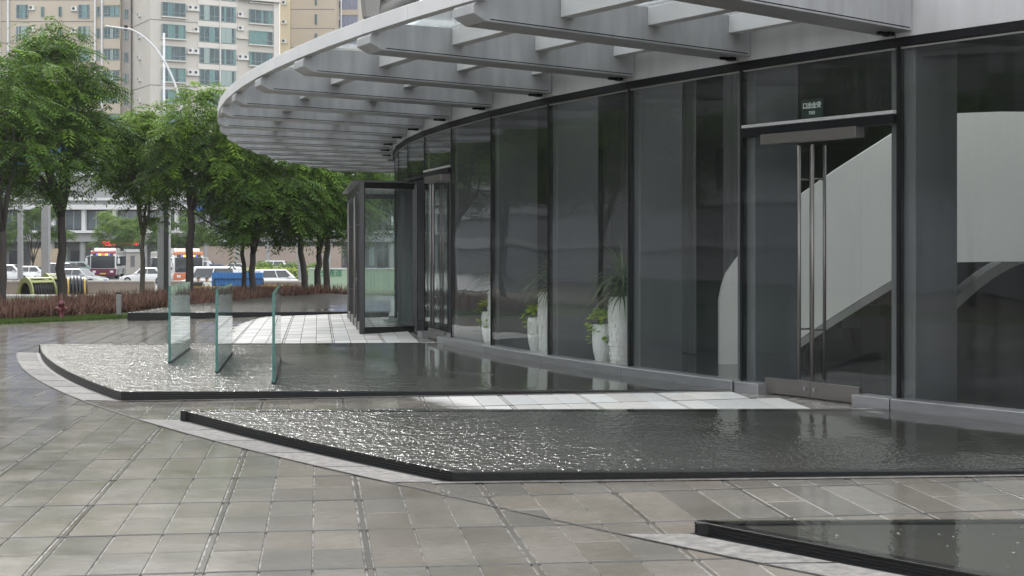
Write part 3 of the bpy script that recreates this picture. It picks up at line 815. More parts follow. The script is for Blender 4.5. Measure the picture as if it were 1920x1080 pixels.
mb = MB(); mb.prism([(-3.08, 28.98), (-1.9, 29.62), (-2.7, 36.02), (-4.08, 35.86)], VT, VT + .03, M=TV); mk('roof', mb, M_SILL, vs)
ax = (c1 - c0).normalized(); L_ = (c1 - c0).length
for i in range(1, 4): post(c0 + ax * L_ * i / 4, .07, 'door_post')
for i in range(4):
    a = c0 + ax * (L_ * i / 4 + .1); b = c0 + ax * (L_ * (i + 1) / 4 - .1)
    lf = vb('door_leaf', (a.x, a.y, 1.55), (b.x, b.y, 1.55), .012, 2.6, M_GLASSD)
    vb('bottom_rail', (a.x, a.y, VB + .1), (b.x, b.y, VB + .1), .05, .16, M_STEEL, lf)
    s_ = Vector((ax.y, -ax.x, 0)) * -.07
    hp = (b if i % 2 == 0 else a) + s_ + ax * (-.08 if i % 2 == 0 else .08)
    mb = MB(); mb.tube([TV @ (hp + Vector((0, 0, .3))), TV @ (hp + Vector((0, 0, 2.75)))], .018, 8)
    for zz in (.8, 2.2): mb.tube([TV @ (hp + Vector((0, 0, zz))), TV @ (hp - s_ + Vector((0, 0, zz)))], .01, 6)
    mk('handle', mb, M_STEEL, lf, True)
# ------------------------------------------------------------------ canopy
cn = thing('glass_canopy', 'pale grey steel canopy of radial ribs and glass curving round the lobby', 'canopy', P(5, 2, 3.95))
TC = Matrix.Translation(-cn.location)
def cpart(name, mb, m, bevel=0, parent=None):
    o = mk(name, mb, m, parent or cn, False, bevel); o.data.transform(TC); return o
M_ROOF = glassmat('canopy_glass', (.93, .95, .95), r0=.04, streak=.035, streak_col=(.8, .82, .82))
DT = 3.62; RW = .44
for k in range(0, K1 + 1):
    n_, tt = nrm(k), tan_(k)
    prof = [(.06, 3.945), (DT - .05, 4.075), (DT + .10, 4.15), (DT + .10, 4.24), (DT - .02, 4.40), (.06, 4.40)]
    A = [P(k, d, z) - tt * RW / 2 for d, z in prof]; B = [P(k, d, z) + tt * RW / 2 for d, z in prof]
    m_ = len(prof); mb = MB()
    mb.add(A + B, [tuple(range(m_)), tuple(range(2 * m_ - 1, m_ - 1, -1))] + [(i, m_ + i, m_ + (i + 1) % m_, (i + 1) % m_) for i in range(m_)])
    rb_ = cpart('rib', mb, M_RIB, bevel=.008)
    mb = MB()
    for sg in (-1, 1): mb.beam(P(k, .1, 3.975) + tt * sg * (RW / 2), P(k, DT - .1, 4.10) + tt * sg * (RW / 2), .006, .010)
    cpart('seam', mb, M_DARK, parent=rb_)
    mb = MB(); c = P(k, .16, 3.93); mb.beam(c - tt * .05, c + tt * .05, .07, .04); mb.beam(c + n_ * .03, c + n_ * .16, .04, .03)
    cpart('bracket', mb, M_DARK)
for k in range(0, K1):
    def line(d, z, e=.0):
        a = P(k, d, z); b = P(k + 1, d, z); t2 = (b - a).normalized(); return a + t2 * (RW / 2 - .002), b - t2 * (RW / 2 - .002)
    for d in (.30, 1.44, 2.58):
        a, b = line(d, 4.29); mb = MB(); mb.beam(a, b, .17, .20); cpart('purlin', mb, M_ALUW, bevel=.004)
        a, b = line(d, 4.415); mb = MB(); mb.beam(a, b, .10, .035); cpart('glazing_bar', mb, M_ALU)
    # edge beam
    for h0, h1 in ((0, .5), (.5, 1)):
        a = P(k + h0, DT + .04, 4.365); b = P(k + h1, DT + .04, 4.365); t2 = (b - a).normalized()
        mb = MB(); mb.beam(a + t2 * (.004 if h0 else -.002), b - t2 * .002, .13, .17); cpart('edge_panel', mb, M_ALUW, bevel=.005)
    for da, db in ((.05, 1.42), (1.46, 2.56), (2.60, DT - .05)):
        a, b = P(k, da, 4.44), P(k + 1, da, 4.44); c, d = P(k + 1, db, 4.44), P(k, db, 4.44)
        mb = MB(); mb.hexa([a, b, c, d], [x + Vector((0, 0, .016)) for x in (a, b, c, d)]); cpart('roof_pane', mb, M_ROOF)

# ---- braced steel column of the tower above the canopy
br = thing('braced_steel_column', 'grey faceted steel column with a round diagonal brace rising above the canopy', 'column', (-3.78, 40, 4.45))
M_BR = mat('weathered_steel', (.27, .265, .25), .45, .2, var=.2, scale=1.2, stretch=(1, 1, .3), bump=.2, bscale=30)
mb = MB()
def hexring(w_, z, dx=0): return [(dx + w_ * c, w_ * s, z) for c, s in ((-1, -.5), (-.45, -1), (.45, -1), (1, -.5), (1, .6), (-1, .6))]
Rr = [hexring(.08, 0), hexring(.08, 3.2), hexring(.22, 3.45), hexring(.30, 4.3), hexring(.30, 9.0)]
V = [v for r in Rr for v in r]
mb.add(V, [(i * 6 + j, i * 6 + (j + 1) % 6, i * 6 + 6 + (j + 1) % 6, i * 6 + 6 + j) for i in range(4) for j in range(6)] + [tuple(24 + j for j in range(6))])
mk('shaft', mb, M_BR, br)
mb = MB(); mb.tube([(.05, .1, 3.5), (2.6, 1.6, 5.3)], .27, 18); mk('diagonal_brace', mb, M_BR, br, True)
mb = MB(); mb.box(.36, .40, -.1, .1, 3.9, 9); mb.box(.28, .40, -.03, .03, 4.6, 4.7); mk('downpipe', mb, M_ALU, br)
mb = MB(); mb.box(.45, 3.2, 1.2, 1.5, 5.0, 9); mk('wall_panel', mb, M_BR, br)

# ------------------------------------------------------------------ planters behind the glass
M_POTW = mat('glazed_white', (.80, .83, .81), .35, var=.05, scale=8)
M_POTC = mat('carved_white', (.82, .83, .80), .5, var=.06, scale=10)
M_SOIL = mat('soil', (.04, .03, .02), .9)
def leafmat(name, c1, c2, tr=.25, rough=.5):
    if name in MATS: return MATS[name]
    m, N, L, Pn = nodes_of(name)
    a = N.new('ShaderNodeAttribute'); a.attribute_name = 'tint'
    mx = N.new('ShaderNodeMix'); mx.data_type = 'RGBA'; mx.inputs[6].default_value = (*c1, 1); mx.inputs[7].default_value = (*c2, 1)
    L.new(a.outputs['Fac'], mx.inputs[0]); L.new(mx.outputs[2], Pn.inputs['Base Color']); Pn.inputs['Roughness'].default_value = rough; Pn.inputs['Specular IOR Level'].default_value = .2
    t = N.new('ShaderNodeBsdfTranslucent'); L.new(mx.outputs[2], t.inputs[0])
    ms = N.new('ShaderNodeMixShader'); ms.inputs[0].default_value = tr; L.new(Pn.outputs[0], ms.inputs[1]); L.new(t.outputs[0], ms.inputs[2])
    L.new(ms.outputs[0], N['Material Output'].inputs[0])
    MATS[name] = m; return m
M_POTH = leafmat('pothos_leaf', (.16, .30, .02), (.42, .55, .06), .35, .35)
M_DRAC = leafmat('dracaena_leaf', (.05, .09, .03), (.17, .23, .11), .15, .4)
def tall_pot():
    t = thing('tall_planter', 'x', 'planter')
    mb = MB(); prof = [(.115, 0), (.125, .02), (.150, .35), (.160, .6), (.158, .8), (.148, .96), (.135, .97), (.13, .90)]
    mb.lathe(prof, 40); mk('vase', mb, M_POTC, t, True)
    rr = random.Random(3); mb = MB()
    # carved relief of little bricks, upright and lying
    def rad(z):
        for (r0, z0), (r1, z1) in zip(prof, prof[1:]):
            if z0 <= z <= z1: return r0 + (r1 - r0) * (z - z0) / (z1 - z0)
        return .15
    rows = 14
    for r in range(rows):
        z = .04 + r * .064
        a = rr.uniform(0, .3)
        end = a + 2 * math.pi - .12
        while a < end:
            up = rr.random() < .35
            w_ = .24 if up else rr.uniform(.32, .6); h_ = .057 if up else .05
            da = min(w_, end - a)
            pr = rr.uniform(.006, .024); R1 = rad(z + .02) + pr; R0 = rad(z + .02) - .01
            aa, ab = a + .012, a + da - .012
            if ab > aa + .03:
                ams = [aa, (aa + ab) / 2, ab]
                for i in range(2):
                    p0, p1 = ams[i], ams[i + 1]
                    mb.hexa([(R0 * math.cos(p0), R0 * math.sin(p0), z), (R0 * math.cos(p1), R0 * math.sin(p1), z), (R1 * math.cos(p1), R1 * math.sin(p1), z), (R1 * math.cos(p0), R1 * math.sin(p0), z)][::-1],
                            [(R0 * math.cos(p0), R0 * math.sin(p0), z + h_), (R0 * math.cos(p1), R0 * math.sin(p1), z + h_), (R1 * math.cos(p1), R1 * math.sin(p1), z + h_), (R1 * math.cos(p0), R1 * math.sin(p0), z + h_)][::-1])
            a += da
    mk('carved_relief', mb, M_POTC, t)
    mb = MB(); mb.lathe([(.13, .90), (.01, .91)], 20); mk('soil', mb, M_SOIL, t)
    mb = MB()
    for h in range(3):
        hx = Vector((rr.uniform(-.05, .05), rr.uniform(-.05, .05), 1.0 + h * .13))
        for i in range(80):
            a = rr.uniform(0, 6.283); el = rr.uniform(-.3, 1.35); l = rr.uniform(.42, .74)
            d = Vector((math.cos(a) * math.cos(el), math.sin(a) * math.cos(el), math.sin(el)))
            pts = []; p_ = Vector(hx); v_ = d.copy()
            for s in range(6):
                pts.append(p_.copy()); p_ = p_ + v_ * l / 5; v_ = (v_ + Vector((0, 0, -.30))).normalized()
            sd = d.cross(Vector((0, 0, 1))).normalized(); c = rr.random()
            for s in range(5):
                w0 = .017 * (1 - s / 5.2); w1 = .017 * (1 - (s + 1) / 5.2)
                mb.face([pts[s] - sd * w0, pts[s] + sd * w0, pts[s + 1] + sd * w1, pts[s + 1] - sd * w1], (c, c, c, 1))
    mk('dracaena', mb, M_DRAC, t)
    mb = MB(); mb.tube([(0, 0, .9), (.01, 0, 1.3)], .018, 8); mk('stem', mb, mat('stem', (.12, .09, .05), .8), t)
    return t
def short_pot():
    t = thing('short_planter', 'x', 'planter')
    V = []; nr = 60; prof = [(.085, 0), (.10, .03), (.135, .18), (.152, .36), (.150, .48), (.138, .56)]
    mb = MB(); rows = []
    for i in range(29):
        z = .56 * i / 28
        for (r0, z0), (r1, z1) in zip(prof, prof[1:]):
            if z0 <= z <= z1 + 1e-6: r = r0 + (r1 - r0) * (z - z0) / (z1 - z0); break
        for j in range(nr):
            a = 2 * math.pi * j / nr
            rp = r + .0038 * math.sin(15 * a + 2.2 * math.sin(z * 21))
            V.append((rp * math.cos(a), rp * math.sin(a), z))
    Fs = [(i * nr + j, i * nr + (j + 1) % nr, (i + 1) * nr + (j + 1) % nr, (i + 1) * nr + j) for i in range(28) for j in range(nr)]
    mb.add(V, Fs); mk('pot', mb, M_POTW, t, True)
    mb = MB(); mb.lathe([(.14, .54), (.01, .545)], 20); mk('soil', mb, M_SOIL, t)
    rr = random.Random(5); mb = MB()
    for i in range(150):
        a = rr.uniform(0, 6.283); q = rr.random(); r = .03 + .19 * q
        z = .56 + .17 * (1 - q * q) + rr.uniform(-.03, .05) if rr.random() < .85 else .56 - rr.uniform(.03, .26)
        if z < .55: r = rr.uniform(.155, .185)
        c = Vector((r * math.cos(a), r * math.sin(a), z)); d = Vector((math.cos(a + rr.uniform(-.6, .6)), math.sin(a + rr.uniform(-.6, .6)), rr.uniform(-.7, .25))).normalized()
        sd = d.cross(Vector((0, 0, 1))).normalized(); nn = sd.cross(d); l = rr.uniform(.06, .11); w_ = l * .42; cc = rr.random()
        pts = [c, c + d * l * .3 + sd * w_ - nn * .008, c + d * l * .65 + sd * w_ * .75 - nn * .01, c + d * l, c + d * l * .65 - sd * w_ * .75 - nn * .01, c + d * l * .3 - sd * w_ - nn * .008]
        mid = c + d * l * .5 + nn * .004
        for s in range(6): mb.face([pts[s], pts[(s + 1) % 6], mid], (cc, cc, cc, 1))
    mk('pothos', mb, M_POTH, t)
    return t
tp0, sp0 = tall_pot(), short_pot()
DESC = {2: 'nearest the double glass door', 3: 'in the middle lobby window', 4: 'in the lobby window nearest the vestibule'}
for k in (2, 3, 4):
    b = P(k + .40, -.42, .1)
    o = tp0 if k == 2 else copy_tree(tp0)
    o.location = b; o.rotation_euler = (0, 0, k * 1.3); o['label'] = 'tall white brick-relief planter with a spiky dark plant, ' + DESC[k]; o['group'] = 'planters behind the lobby glass'
    b = P(k + .66, -.47, .1)
    o = sp0 if k == 2 else copy_tree(sp0)
    o.location = b; o.rotation_euler = (0, 0, k * 2.1); o['label'] = 'short rippled white pot with lime green trailing leaves, ' + DESC[k]; o['group'] = 'planters behind the lobby glass'
# ------------------------------------------------------------------ planting belt
V = []; Fs = []
AN = np.linspace(2.55, 3.9, 60)
ROWS = [(0, -.01), (.04, .035), (1.5, .05), (6, .05), (12, .0), (16, -.6), (21, -1.5)]
for a in AN:
    for dd, zz in ROWS:
        d = dg(a) + dd; x = CX + (RB + d) * math.cos(a); y = CY + (RB + d) * math.sin(a)
        V.append((x, y, (-.15 if dd < 14 else 0) + zz if dd > .02 else gz(x, y) - .02))
nR = len(ROWS)
Fs = [(i * nR + j, (i + 1) * nR + j, (i + 1) * nR + j + 1, i * nR + j + 1) for i in range(len(AN) - 1) for j in range(nR - 1)]
mb = MB(); mb.add(V, Fs); struct(mk('planting_bank', mb, M_GRASSB))

def blades(name, roots, nper, lmin, lmax, wid, spread, m, seed, segs=2, droop=.35):
    rg = np.random.default_rng(seed)
    n = len(roots) * nper
    base = np.repeat(np.array(roots), nper, axis=0) + np.c_[rg.normal(0, .05, (n, 2)), np.zeros(n)]
    az = rg.uniform(0, 2 * np.pi, n); el = rg.uniform(.55, 1.5, n) if spread else rg.uniform(.9, 1.55, n)
    L_ = rg.uniform(lmin, lmax, n)
    d = np.c_[np.cos(az) * np.cos(el), np.sin(az) * np.cos(el), np.sin(el)]
    sd = np.c_[-np.sin(az), np.cos(az), np.zeros(n)]
    pts = [base]
    v = d.copy(); p = base.copy()
    for s in range(segs):
        p = p + v * (L_ / segs)[:, None]; pts.append(p.copy()); v = v + np.array([0, 0, -droop]); v /= np.linalg.norm(v, axis=1)[:, None]
    vs_ = []
    for s in range(segs + 1):
        ww = wid * (1 - .85 * s / segs) * rg.uniform(.7, 1.3, n)[:, None]
        vs_ += [pts[s] - sd * ww, pts[s] + sd * ww]
    VV = np.stack(vs_, 1).reshape(-1, 3)
    k = 2 * (segs + 1)
    o = (np.arange(n) * k)[:, None]
    FF = np.concatenate([o + np.array([[2 * s, 2 * s + 1, 2 * s + 3, 2 * s + 2]]) for s in range(segs)], 1).reshape(-1, 4)
    tint = np.repeat(rg.uniform(0, 1, n), segs)
    return npmesh(name, VV, FF, tint, m)
def npmesh(name, VV, FF, tint, m):
    me = bpy.data.meshes.new(name)
    me.vertices.add(len(VV)); me.vertices.foreach_set('co', VV.astype(np.float32).ravel())
    nf = len(FF); k = FF.shape[1]
    me.loops.add(nf * k); me.loops.foreach_set('vertex_index', FF.astype(np.int32).ravel())
    me.polygons.add(nf); me.polygons.foreach_set('loop_start', (np.arange(nf) * k).astype(np.int32))
    me.update(calc_edges=True)
    a = me.attributes.new('tint', 'FLOAT_COLOR', 'FACE')
    a.data.foreach_set('color', np.repeat(np.clip(tint, 0, 1), 4).astype(np.float32))
    me.materials.append(m)
    return me
M_RED = leafmat('red_cordyline', (.038, .019, .014), (.26, .145, .105), .2, .6)
M_GRS = leafmat('grass_blade', (.035, .065, .012), (.12, .18, .04), .3, .6)
rr = random.Random(21)
roots = []
while len(roots) < 2600:
    a = rr.uniform(2.72, 3.34); q_ = min(max((a - 2.98) / .08, 0), 1); d0 = dg(a) + .12 + 1.3 * q_ * q_ * (3 - 2 * q_); d = d0 + rr.random() ** 1.2 * 4.6
    x = CX + (RB + d) * math.cos(a); y = CY + (RB + d) * math.sin(a)
    if -.40 < x / y < -.06 and y > 30: roots.append((x, y, -.12))
struct(link('red_hedge', blades('red_hedge', roots, 11, .26, .56, .021, True, M_RED, 5, 2, .38)), 'stuff')
roots = []
while len(roots) < 5200:
    a = rr.uniform(3.09, 3.34); d = dg(a) + rr.uniform(.05, 1.7)
    x = CX + (RB + d) * math.cos(a); y = CY + (RB + d) * math.sin(a)
    if -.40 < x / y < -.2: roots.append((x, y, -.11))
struct(link('lawn', blades('lawn', roots, 6, .05, .11, .006, False, M_GRS, 6, 1)), 'stuff')

# ------------------------------------------------------------------ trees
M_BARK = mat('bark', (.055, .047, .041), .85, var=.35, scale=6, stretch=(1, 1, .25), bump=.6, bscale=25)
M_BARKL = mat('bark_pale', (.17, .15, .125), .85, var=.35, scale=6, stretch=(1, 1, .25), bump=.6, bscale=25)
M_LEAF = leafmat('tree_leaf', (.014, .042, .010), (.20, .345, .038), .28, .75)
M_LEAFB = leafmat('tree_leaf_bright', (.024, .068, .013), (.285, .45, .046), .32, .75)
def fronds(cs, rad, nf, rg, leaf=1.0):
    """pinnate fronds radiating from clump centres"""
    n = len(cs) * nf; npair = 7
    c = np.repeat(cs, nf, axis=0)
    az = rg.uniform(0, 2 * np.pi, n); el = rg.normal(.12, .32, n)
    off = rg.random(n) ** .6 * np.repeat(rad, nf)
    base = c + np.c_[np.cos(az) * off * .75, np.sin(az) * off * .75, rg.normal(0, .10, n) - .26 * off ** 2]
    d = np.c_[np.cos(az) * np.cos(el), np.sin(az) * np.cos(el), np.sin(el)]
    sd = np.c_[-np.sin(az), np.cos(az), rg.normal(0, .15, n)]
    Lf = rg.uniform(.48, .85, n) * leaf
    VV = []; 
    for i in range(npair):
        t = (i + .6) / npair
        p = base + d * (Lf * t)[:, None] + np.c_[np.zeros((n, 2)), -.55 * Lf * t ** 2]
        ll = Lf * (.36 - .20 * abs(t - .45)); hw = Lf * .05
        dd = d + np.c_[np.zeros((n, 2)), -1.0 * t * np.ones(n)]; dd /= np.linalg.norm(dd, axis=1)[:, None]
        for s in (-1, 1):
            e = sd * s + dd * .55 + np.c_[np.zeros((n, 2)), rg.normal(-.28, .12, n)]; e /= np.linalg.norm(e, axis=1)[:, None]
            q = p + e * ll[:, None]
            m_ = p + e * (ll * .45)[:, None]
            VV += [p, m_ + dd * hw[:, None], q, m_ - dd * hw[:, None]]
    VV = np.stack(VV, 1); k = npair * 8
    VV = VV.reshape(-1, 3)
    FF = (np.arange(n) * k)[:, None, None] + (np.arange(npair * 2) * 4)[None, :, None] + np.arange(4)[None, None, :]
    FF = FF.reshape(-1, 4)
    tint = np.repeat(np.clip(rg.normal(.42, .14, n), 0, 1), npair * 2)
    return VV, FF, tint
def make_tree(label, base, crown, seed, nclump=62, nf=24, tr=.15, split=None, lean=(0, 0), limbs=5, leafm=None, barkm=None, group=None, leaf=1.0, cat='tree', name='tree', low=.35):
    """crown = (cx, cy, z0, z1, rx, ry) relative to the base"""
    rg = np.random.default_rng(seed); r0 = random.Random(seed)
    t = thing(name, label, cat, base, group=group)
    cx, cy, z0, z1, rx, ry = crown
    # clump centres: umbrella layers
    cs = []
    while len(cs) < nclump:
        u = rg.uniform(-1, 1, 3)
        if u[0] ** 2 + u[1] ** 2 > 1: continue
        top_ = 1 - (u[0] ** 2 + u[1] ** 2) * .48
        zt = z0 + (z1 - z0) * top_
        h_ = rg.random() ** .75
        z = z0 + (zt - z0) * h_
        if h_ < low and rg.random() < .84: continue
        st_ = rg.uniform(.85, 1.14); cs.append((cx + u[0] * rx * st_, cy + u[1] * ry * st_, z + rg.normal(0, .28)))
    cs = np.array(cs)
    rad = rg.uniform(.45, 1.0, nclump) * min((rx + ry) / 2 * .34, 1.0)
    split = (split or z0 * .75) * .88
    mb = MB()
    sp = Vector((lean[0], lean[1], split))
    pts = [Vector((0, 0, -.3))]
    for i in range(1, 6):
        f_ = i / 5; pts.append(Vector((lean[0] * f_ + r0.uniform(-.05, .05) * (i < 5), lean[1] * f_ + r0.uniform(-.05, .05) * (i < 5), split * f_)))
    tr *= .68
    mb.tube(pts, [tr * 1.25, tr * 1.05, tr, tr * .95, tr * .9, tr * .88], 10)
    nodes = []
    for l in range(limbs):
        a = 2 * math.pi * l / limbs + r0.uniform(-.4, .4)
        R1 = r0.uniform(.35, .75)
        e = Vector((cx + math.cos(a) * rx * R1, cy + math.sin(a) * ry * R1, z0 + (z1 - z0) * r0.uniform(.45, .85)))
        lp = []
        for i in range(6):
            f_ = i / 5
            q = sp.lerp(e, f_) + Vector((0, 0, .35 * math.sin(f_ * math.pi) * (e - sp).length * .25)) + Vector((r0.uniform(-.1, .1), r0.uniform(-.1, .1), 0)) * (0 < i < 5)
            lp.append(q); nodes.append((q, tr * .62 * (1 - .8 * f_)))
        mb.tube([sp - Vector((0, 0, .1))] + lp[1:], [tr * .62 * (1 - .8 * i / 5) for i in range(6)], 7)
    for c in cs:
        c = Vector(c)
        cand = [(q, r_) for q, r_ in nodes if q.z < c.z + .15] or nodes
        q, r_ = min(cand, key=lambda z: (z[0] - c).length)
        m_ = q.lerp(c, .5) + Vector((r0.uniform(-.15, .15), r0.uniform(-.15, .15), -.10))
        rb = min(r_ * .6, .035)
        mb.tube([q, m_, c], [rb, rb * .7, rb * .35], 5, caps=False)
    mk('trunk', mb, barkm or M_BARK, t, True)
    VV, FF, ti = fronds(cs, rad, nf, rg, leaf)
    # crown shading painted into the leaf tint: darker low down, brighter towards the top
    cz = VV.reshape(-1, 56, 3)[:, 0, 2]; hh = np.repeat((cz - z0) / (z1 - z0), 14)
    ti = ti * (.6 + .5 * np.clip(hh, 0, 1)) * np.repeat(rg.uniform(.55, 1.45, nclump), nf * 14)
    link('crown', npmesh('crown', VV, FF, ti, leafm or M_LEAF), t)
    return t
def ptree(x, Y, top_y, cl, cr, bot_y, seed, label, zb=-.14, ysz=None, **kw):
    b = Vector((px(x, Y), Y, zb))
    z1 = at(0, top_y, Y).z - zb; z0 = at(0, bot_y, Y).z - zb
    xl, xr = px(cl, Y) - b.x, px(cr, Y) - b.x
    rx = (xr - xl) / 2 - .25
    return make_tree(label, b, ((xl + xr) / 2, 0, z0, z1 - .15, rx, ysz or rx), seed, group='street trees in the red hedge', **kw)
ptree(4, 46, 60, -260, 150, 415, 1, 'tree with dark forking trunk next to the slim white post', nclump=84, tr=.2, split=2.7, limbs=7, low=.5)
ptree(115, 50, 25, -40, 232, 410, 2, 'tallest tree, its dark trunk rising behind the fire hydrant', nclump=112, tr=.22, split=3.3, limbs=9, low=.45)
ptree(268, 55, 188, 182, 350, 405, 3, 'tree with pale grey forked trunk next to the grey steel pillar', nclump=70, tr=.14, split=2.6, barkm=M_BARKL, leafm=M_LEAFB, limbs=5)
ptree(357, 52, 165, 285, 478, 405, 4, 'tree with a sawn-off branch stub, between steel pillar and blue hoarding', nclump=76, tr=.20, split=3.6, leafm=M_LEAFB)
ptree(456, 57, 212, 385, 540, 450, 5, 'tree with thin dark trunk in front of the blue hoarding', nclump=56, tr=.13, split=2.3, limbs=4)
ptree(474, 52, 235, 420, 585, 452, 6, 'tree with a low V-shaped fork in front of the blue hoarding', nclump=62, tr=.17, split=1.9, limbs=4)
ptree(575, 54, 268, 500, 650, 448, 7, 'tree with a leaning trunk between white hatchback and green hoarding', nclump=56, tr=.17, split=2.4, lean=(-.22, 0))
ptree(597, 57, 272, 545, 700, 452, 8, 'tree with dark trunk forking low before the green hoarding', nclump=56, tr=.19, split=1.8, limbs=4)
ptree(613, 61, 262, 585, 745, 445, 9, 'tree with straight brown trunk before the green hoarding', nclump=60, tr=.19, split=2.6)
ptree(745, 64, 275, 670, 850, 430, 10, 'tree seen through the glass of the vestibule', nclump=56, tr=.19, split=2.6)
#ptree(30, 62, 170, -90, 160, 400, 11, 'tree in the second row behind the cable drums', nclump=70, tr=.18, split=3.2)
#ptree(215, 64, 235, 120, 300, 410, 12, 'tree in the second row behind the maroon bus stop side', nclump=60, tr=.14, split=3.2)
# the row goes on outside the picture and is mirrored in the lobby glass
tt0 = None
for i, (x, y) in enumerate(((-25, 42), (-30, 36), (-33, 30), (-36, 24), (-38, 18), (-40, 12), (-42, 6), (-41, 33), (-45, 24), (-47, 15), (-50, 4), (-24, 50), (-31, 55), (-37, 47), (-44, 56), (-38, 64), (-52, 47), (-23, 61), (-29, 69), (-34, 58))):
    b = Vector((x, y, -.14))
    if tt0 is None:
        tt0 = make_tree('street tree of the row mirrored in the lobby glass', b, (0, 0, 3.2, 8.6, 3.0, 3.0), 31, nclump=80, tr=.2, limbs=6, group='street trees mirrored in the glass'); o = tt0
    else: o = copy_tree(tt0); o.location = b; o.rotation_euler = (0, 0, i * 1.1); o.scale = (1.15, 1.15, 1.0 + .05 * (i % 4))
# ------------------------------------------------------------------ street level behind the hedge
ZR = -1.45
mb = MB(); mb.box(-260, 160, 92, 168, ZR - .1, ZR); struct(mk('road', mb, M_ASPH))
mb = MB(); mb.box(-260, 160, 168.2, 178, ZR - .1, ZR + .12); struct(mk('far_pavement', mb, mat('far_pavement', (.3, .29, .28), .5)))
mb = MB()
for y0 in (112, 146): 
    for i in range(40): mb.box(-200 + i * 9, -196 + i * 9, y0, y0 + .15, ZR + .004, ZR + .008)
mb.box(-260, 160, 94.2, 94.5, ZR + .004, ZR + .008)
struct(mk('lane_markings', mb, M_LINE))
M_WALLB = mat('brown_parapet', (.27, .22, .18), .7, var=.15, scale=1)
M_WALLC = mat('parapet_cap', (.45, .42, .38), .7)
pw_ = thing('parapet_wall', 'low brown parapet wall running along the near side of the road', 'wall', (px(300, 88), 88, ZR))
for (xa, xb) in ((-60, 290), (310, 410), (488, 600)):
    a, b = px(xa, 88) - pw_.location.x, px(xb, 88) - pw_.location.x
    mb = MB(); mb.box(a, b, -.15, .15, 0, 1.12); mk('wall', mb, M_WALLB, pw_)
    mb = MB(); mb.box(a, b, -.19, .19, 1.12, 1.22); mk('cap', mb, M_WALLC, pw_)
# white kerb ledge in front of it
lg = thing('white_ledge', 'thin white concrete ledge behind the red hedge', 'ledge', (px(250, 66), 66, ZR))
mb = MB(); a, b = px(-60, 66) - lg.location.x, px(318, 66) - lg.location.x; z = at(0, 553, 66).z - ZR
mb.box(a, b, -.25, .25, z - .22, z); mk('slab', mb, mat('white_concrete', (.72, .71, .69), .6), lg)
for i in range(8):
    mb = MB(); c = a + (b - a) * (i + .5) / 8; mb.box(c - .12, c + .12, -.1, .1, 0, z - .22); mk('leg', mb, M_WALLC, lg)

# --- fire hydrant
hp = Vector((-11.49, 38.09, gz(-11.49, 38.09) - .02))
hy = thing('fire_hydrant', 'small dark red fire hydrant on the grass in front of the hedge', 'hydrant', hp)
M_HYD = mat('hydrant_red', (.11, .012, .022), .4, var=.2, scale=10)
mb = MB(); mb.lathe([(.11, 0), (.11, .03), (.075, .04), (.07, .09), (.062, .10), (.062, .40), (.085, .41), (.085, .44), (.07, .47), (.05, .51), (.02, .525), (.02, .56), (.001, .56)], 16); mk('body', mb, M_HYD, hy, True)
for a_ in (0, math.pi, -math.pi / 2):
    mb = MB(); u = Vector((math.cos(a_), math.sin(a_), 0)); mb.tube([u * .05 + Vector((0, 0, .31)), u * .12 + Vector((0, 0, .31)), u * .122 + Vector((0, 0, .31)), u * .15 + Vector((0, 0, .31))], [.035, .035, .045, .045], 10); mk('outlet', mb, M_HYD, hy)
# --- bollard post
bo = thing('grey_post', 'short grey steel post standing on the lawn beside the pool', 'post', (-10.74, 40.79, gz(-10.74, 40.79) - .02))
mb = MB(); mb.box(-.06, .06, -.05, .05, 0, .62); mk('shaft', mb, mat('grey_post', (.22, .22, .21), .6), bo, bevel=.01)
mb = MB(); mb.box(-.075, .075, -.065, .065, .62, .65); mk('cap', mb, M_DARK, bo)
# --- steel pillar
pl = thing('steel_pillar', 'tall square grey steel pillar with a dark recessed side, rising out of the hedge', 'pillar', (px(307, 60), 60, -.9))
mb = MB(); mb.box(-.22, .03, -.15, .2, 0, 6.2); mk('light_face', mb, mat('pillar_grey', (.34, .35, .36), .45, var=.1, scale=2), pl, bevel=.01)
mb = MB(); mb.box(.032, .21, -.10, .2, 0, 6.2); mk('dark_recess', mb, mat('pillar_dark', (.06, .06, .065), .5), pl)
mb = MB(); mb.box(.212, .24, -.13, .2, 0, 6.2); mk('edge_flange', mb, MATS['pillar_grey'], pl)
# --- curved street lamp and plain mast
def curve_pts(P4, n):
    out = []
    for i in range(n + 1):
        t = i / n; out.append(P4[0] * (1 - t) ** 3 + P4[1] * 3 * t * (1 - t) ** 2 + P4[2] * 3 * t * t * (1 - t) + P4[3] * t ** 3)
    return out
Yl = 100
M_LAMP = mat('lamp_white', (.62, .63, .64), .4)
sp_ = thing('street_lamp', 'white street lamp with a long curved arm above the trees', 'street lamp', (px(357, Yl), Yl, ZR))
base = Vector(sp_.location)
pts = [at(357, 320, Yl) - base, at(351, 200, Yl) - base, at(318, 80, Yl) - base, at(240, 53, Yl) - base]
mb = MB(); mb.tube([Vector((0, 0, 0)), pts[0]] + curve_pts(pts, 20)[1:], [.11, .10] + [.10 - .0025 * i for i in range(20)], 10); mk('arm', mb, M_LAMP, sp_, True)
a, b = at(243, 55, Yl) - base, at(198, 49, Yl) - base
mb = MB(); mb.beam(a, b, .35, .10); mk('luminaire', mb, M_LAMP, sp_, bevel=.03)
mb = MB(); mb.tube([at(236, 57, Yl) - base, at(236, 48, Yl) - base], .12, 8); mk('joint_collar', mb, M_DARK, sp_)
ms_ = thing('white_mast', 'plain straight white mast crossing the curved street lamp', 'mast', (px(307.5, 104), 104, ZR))
z = at(0, 62, 104).z - ZR
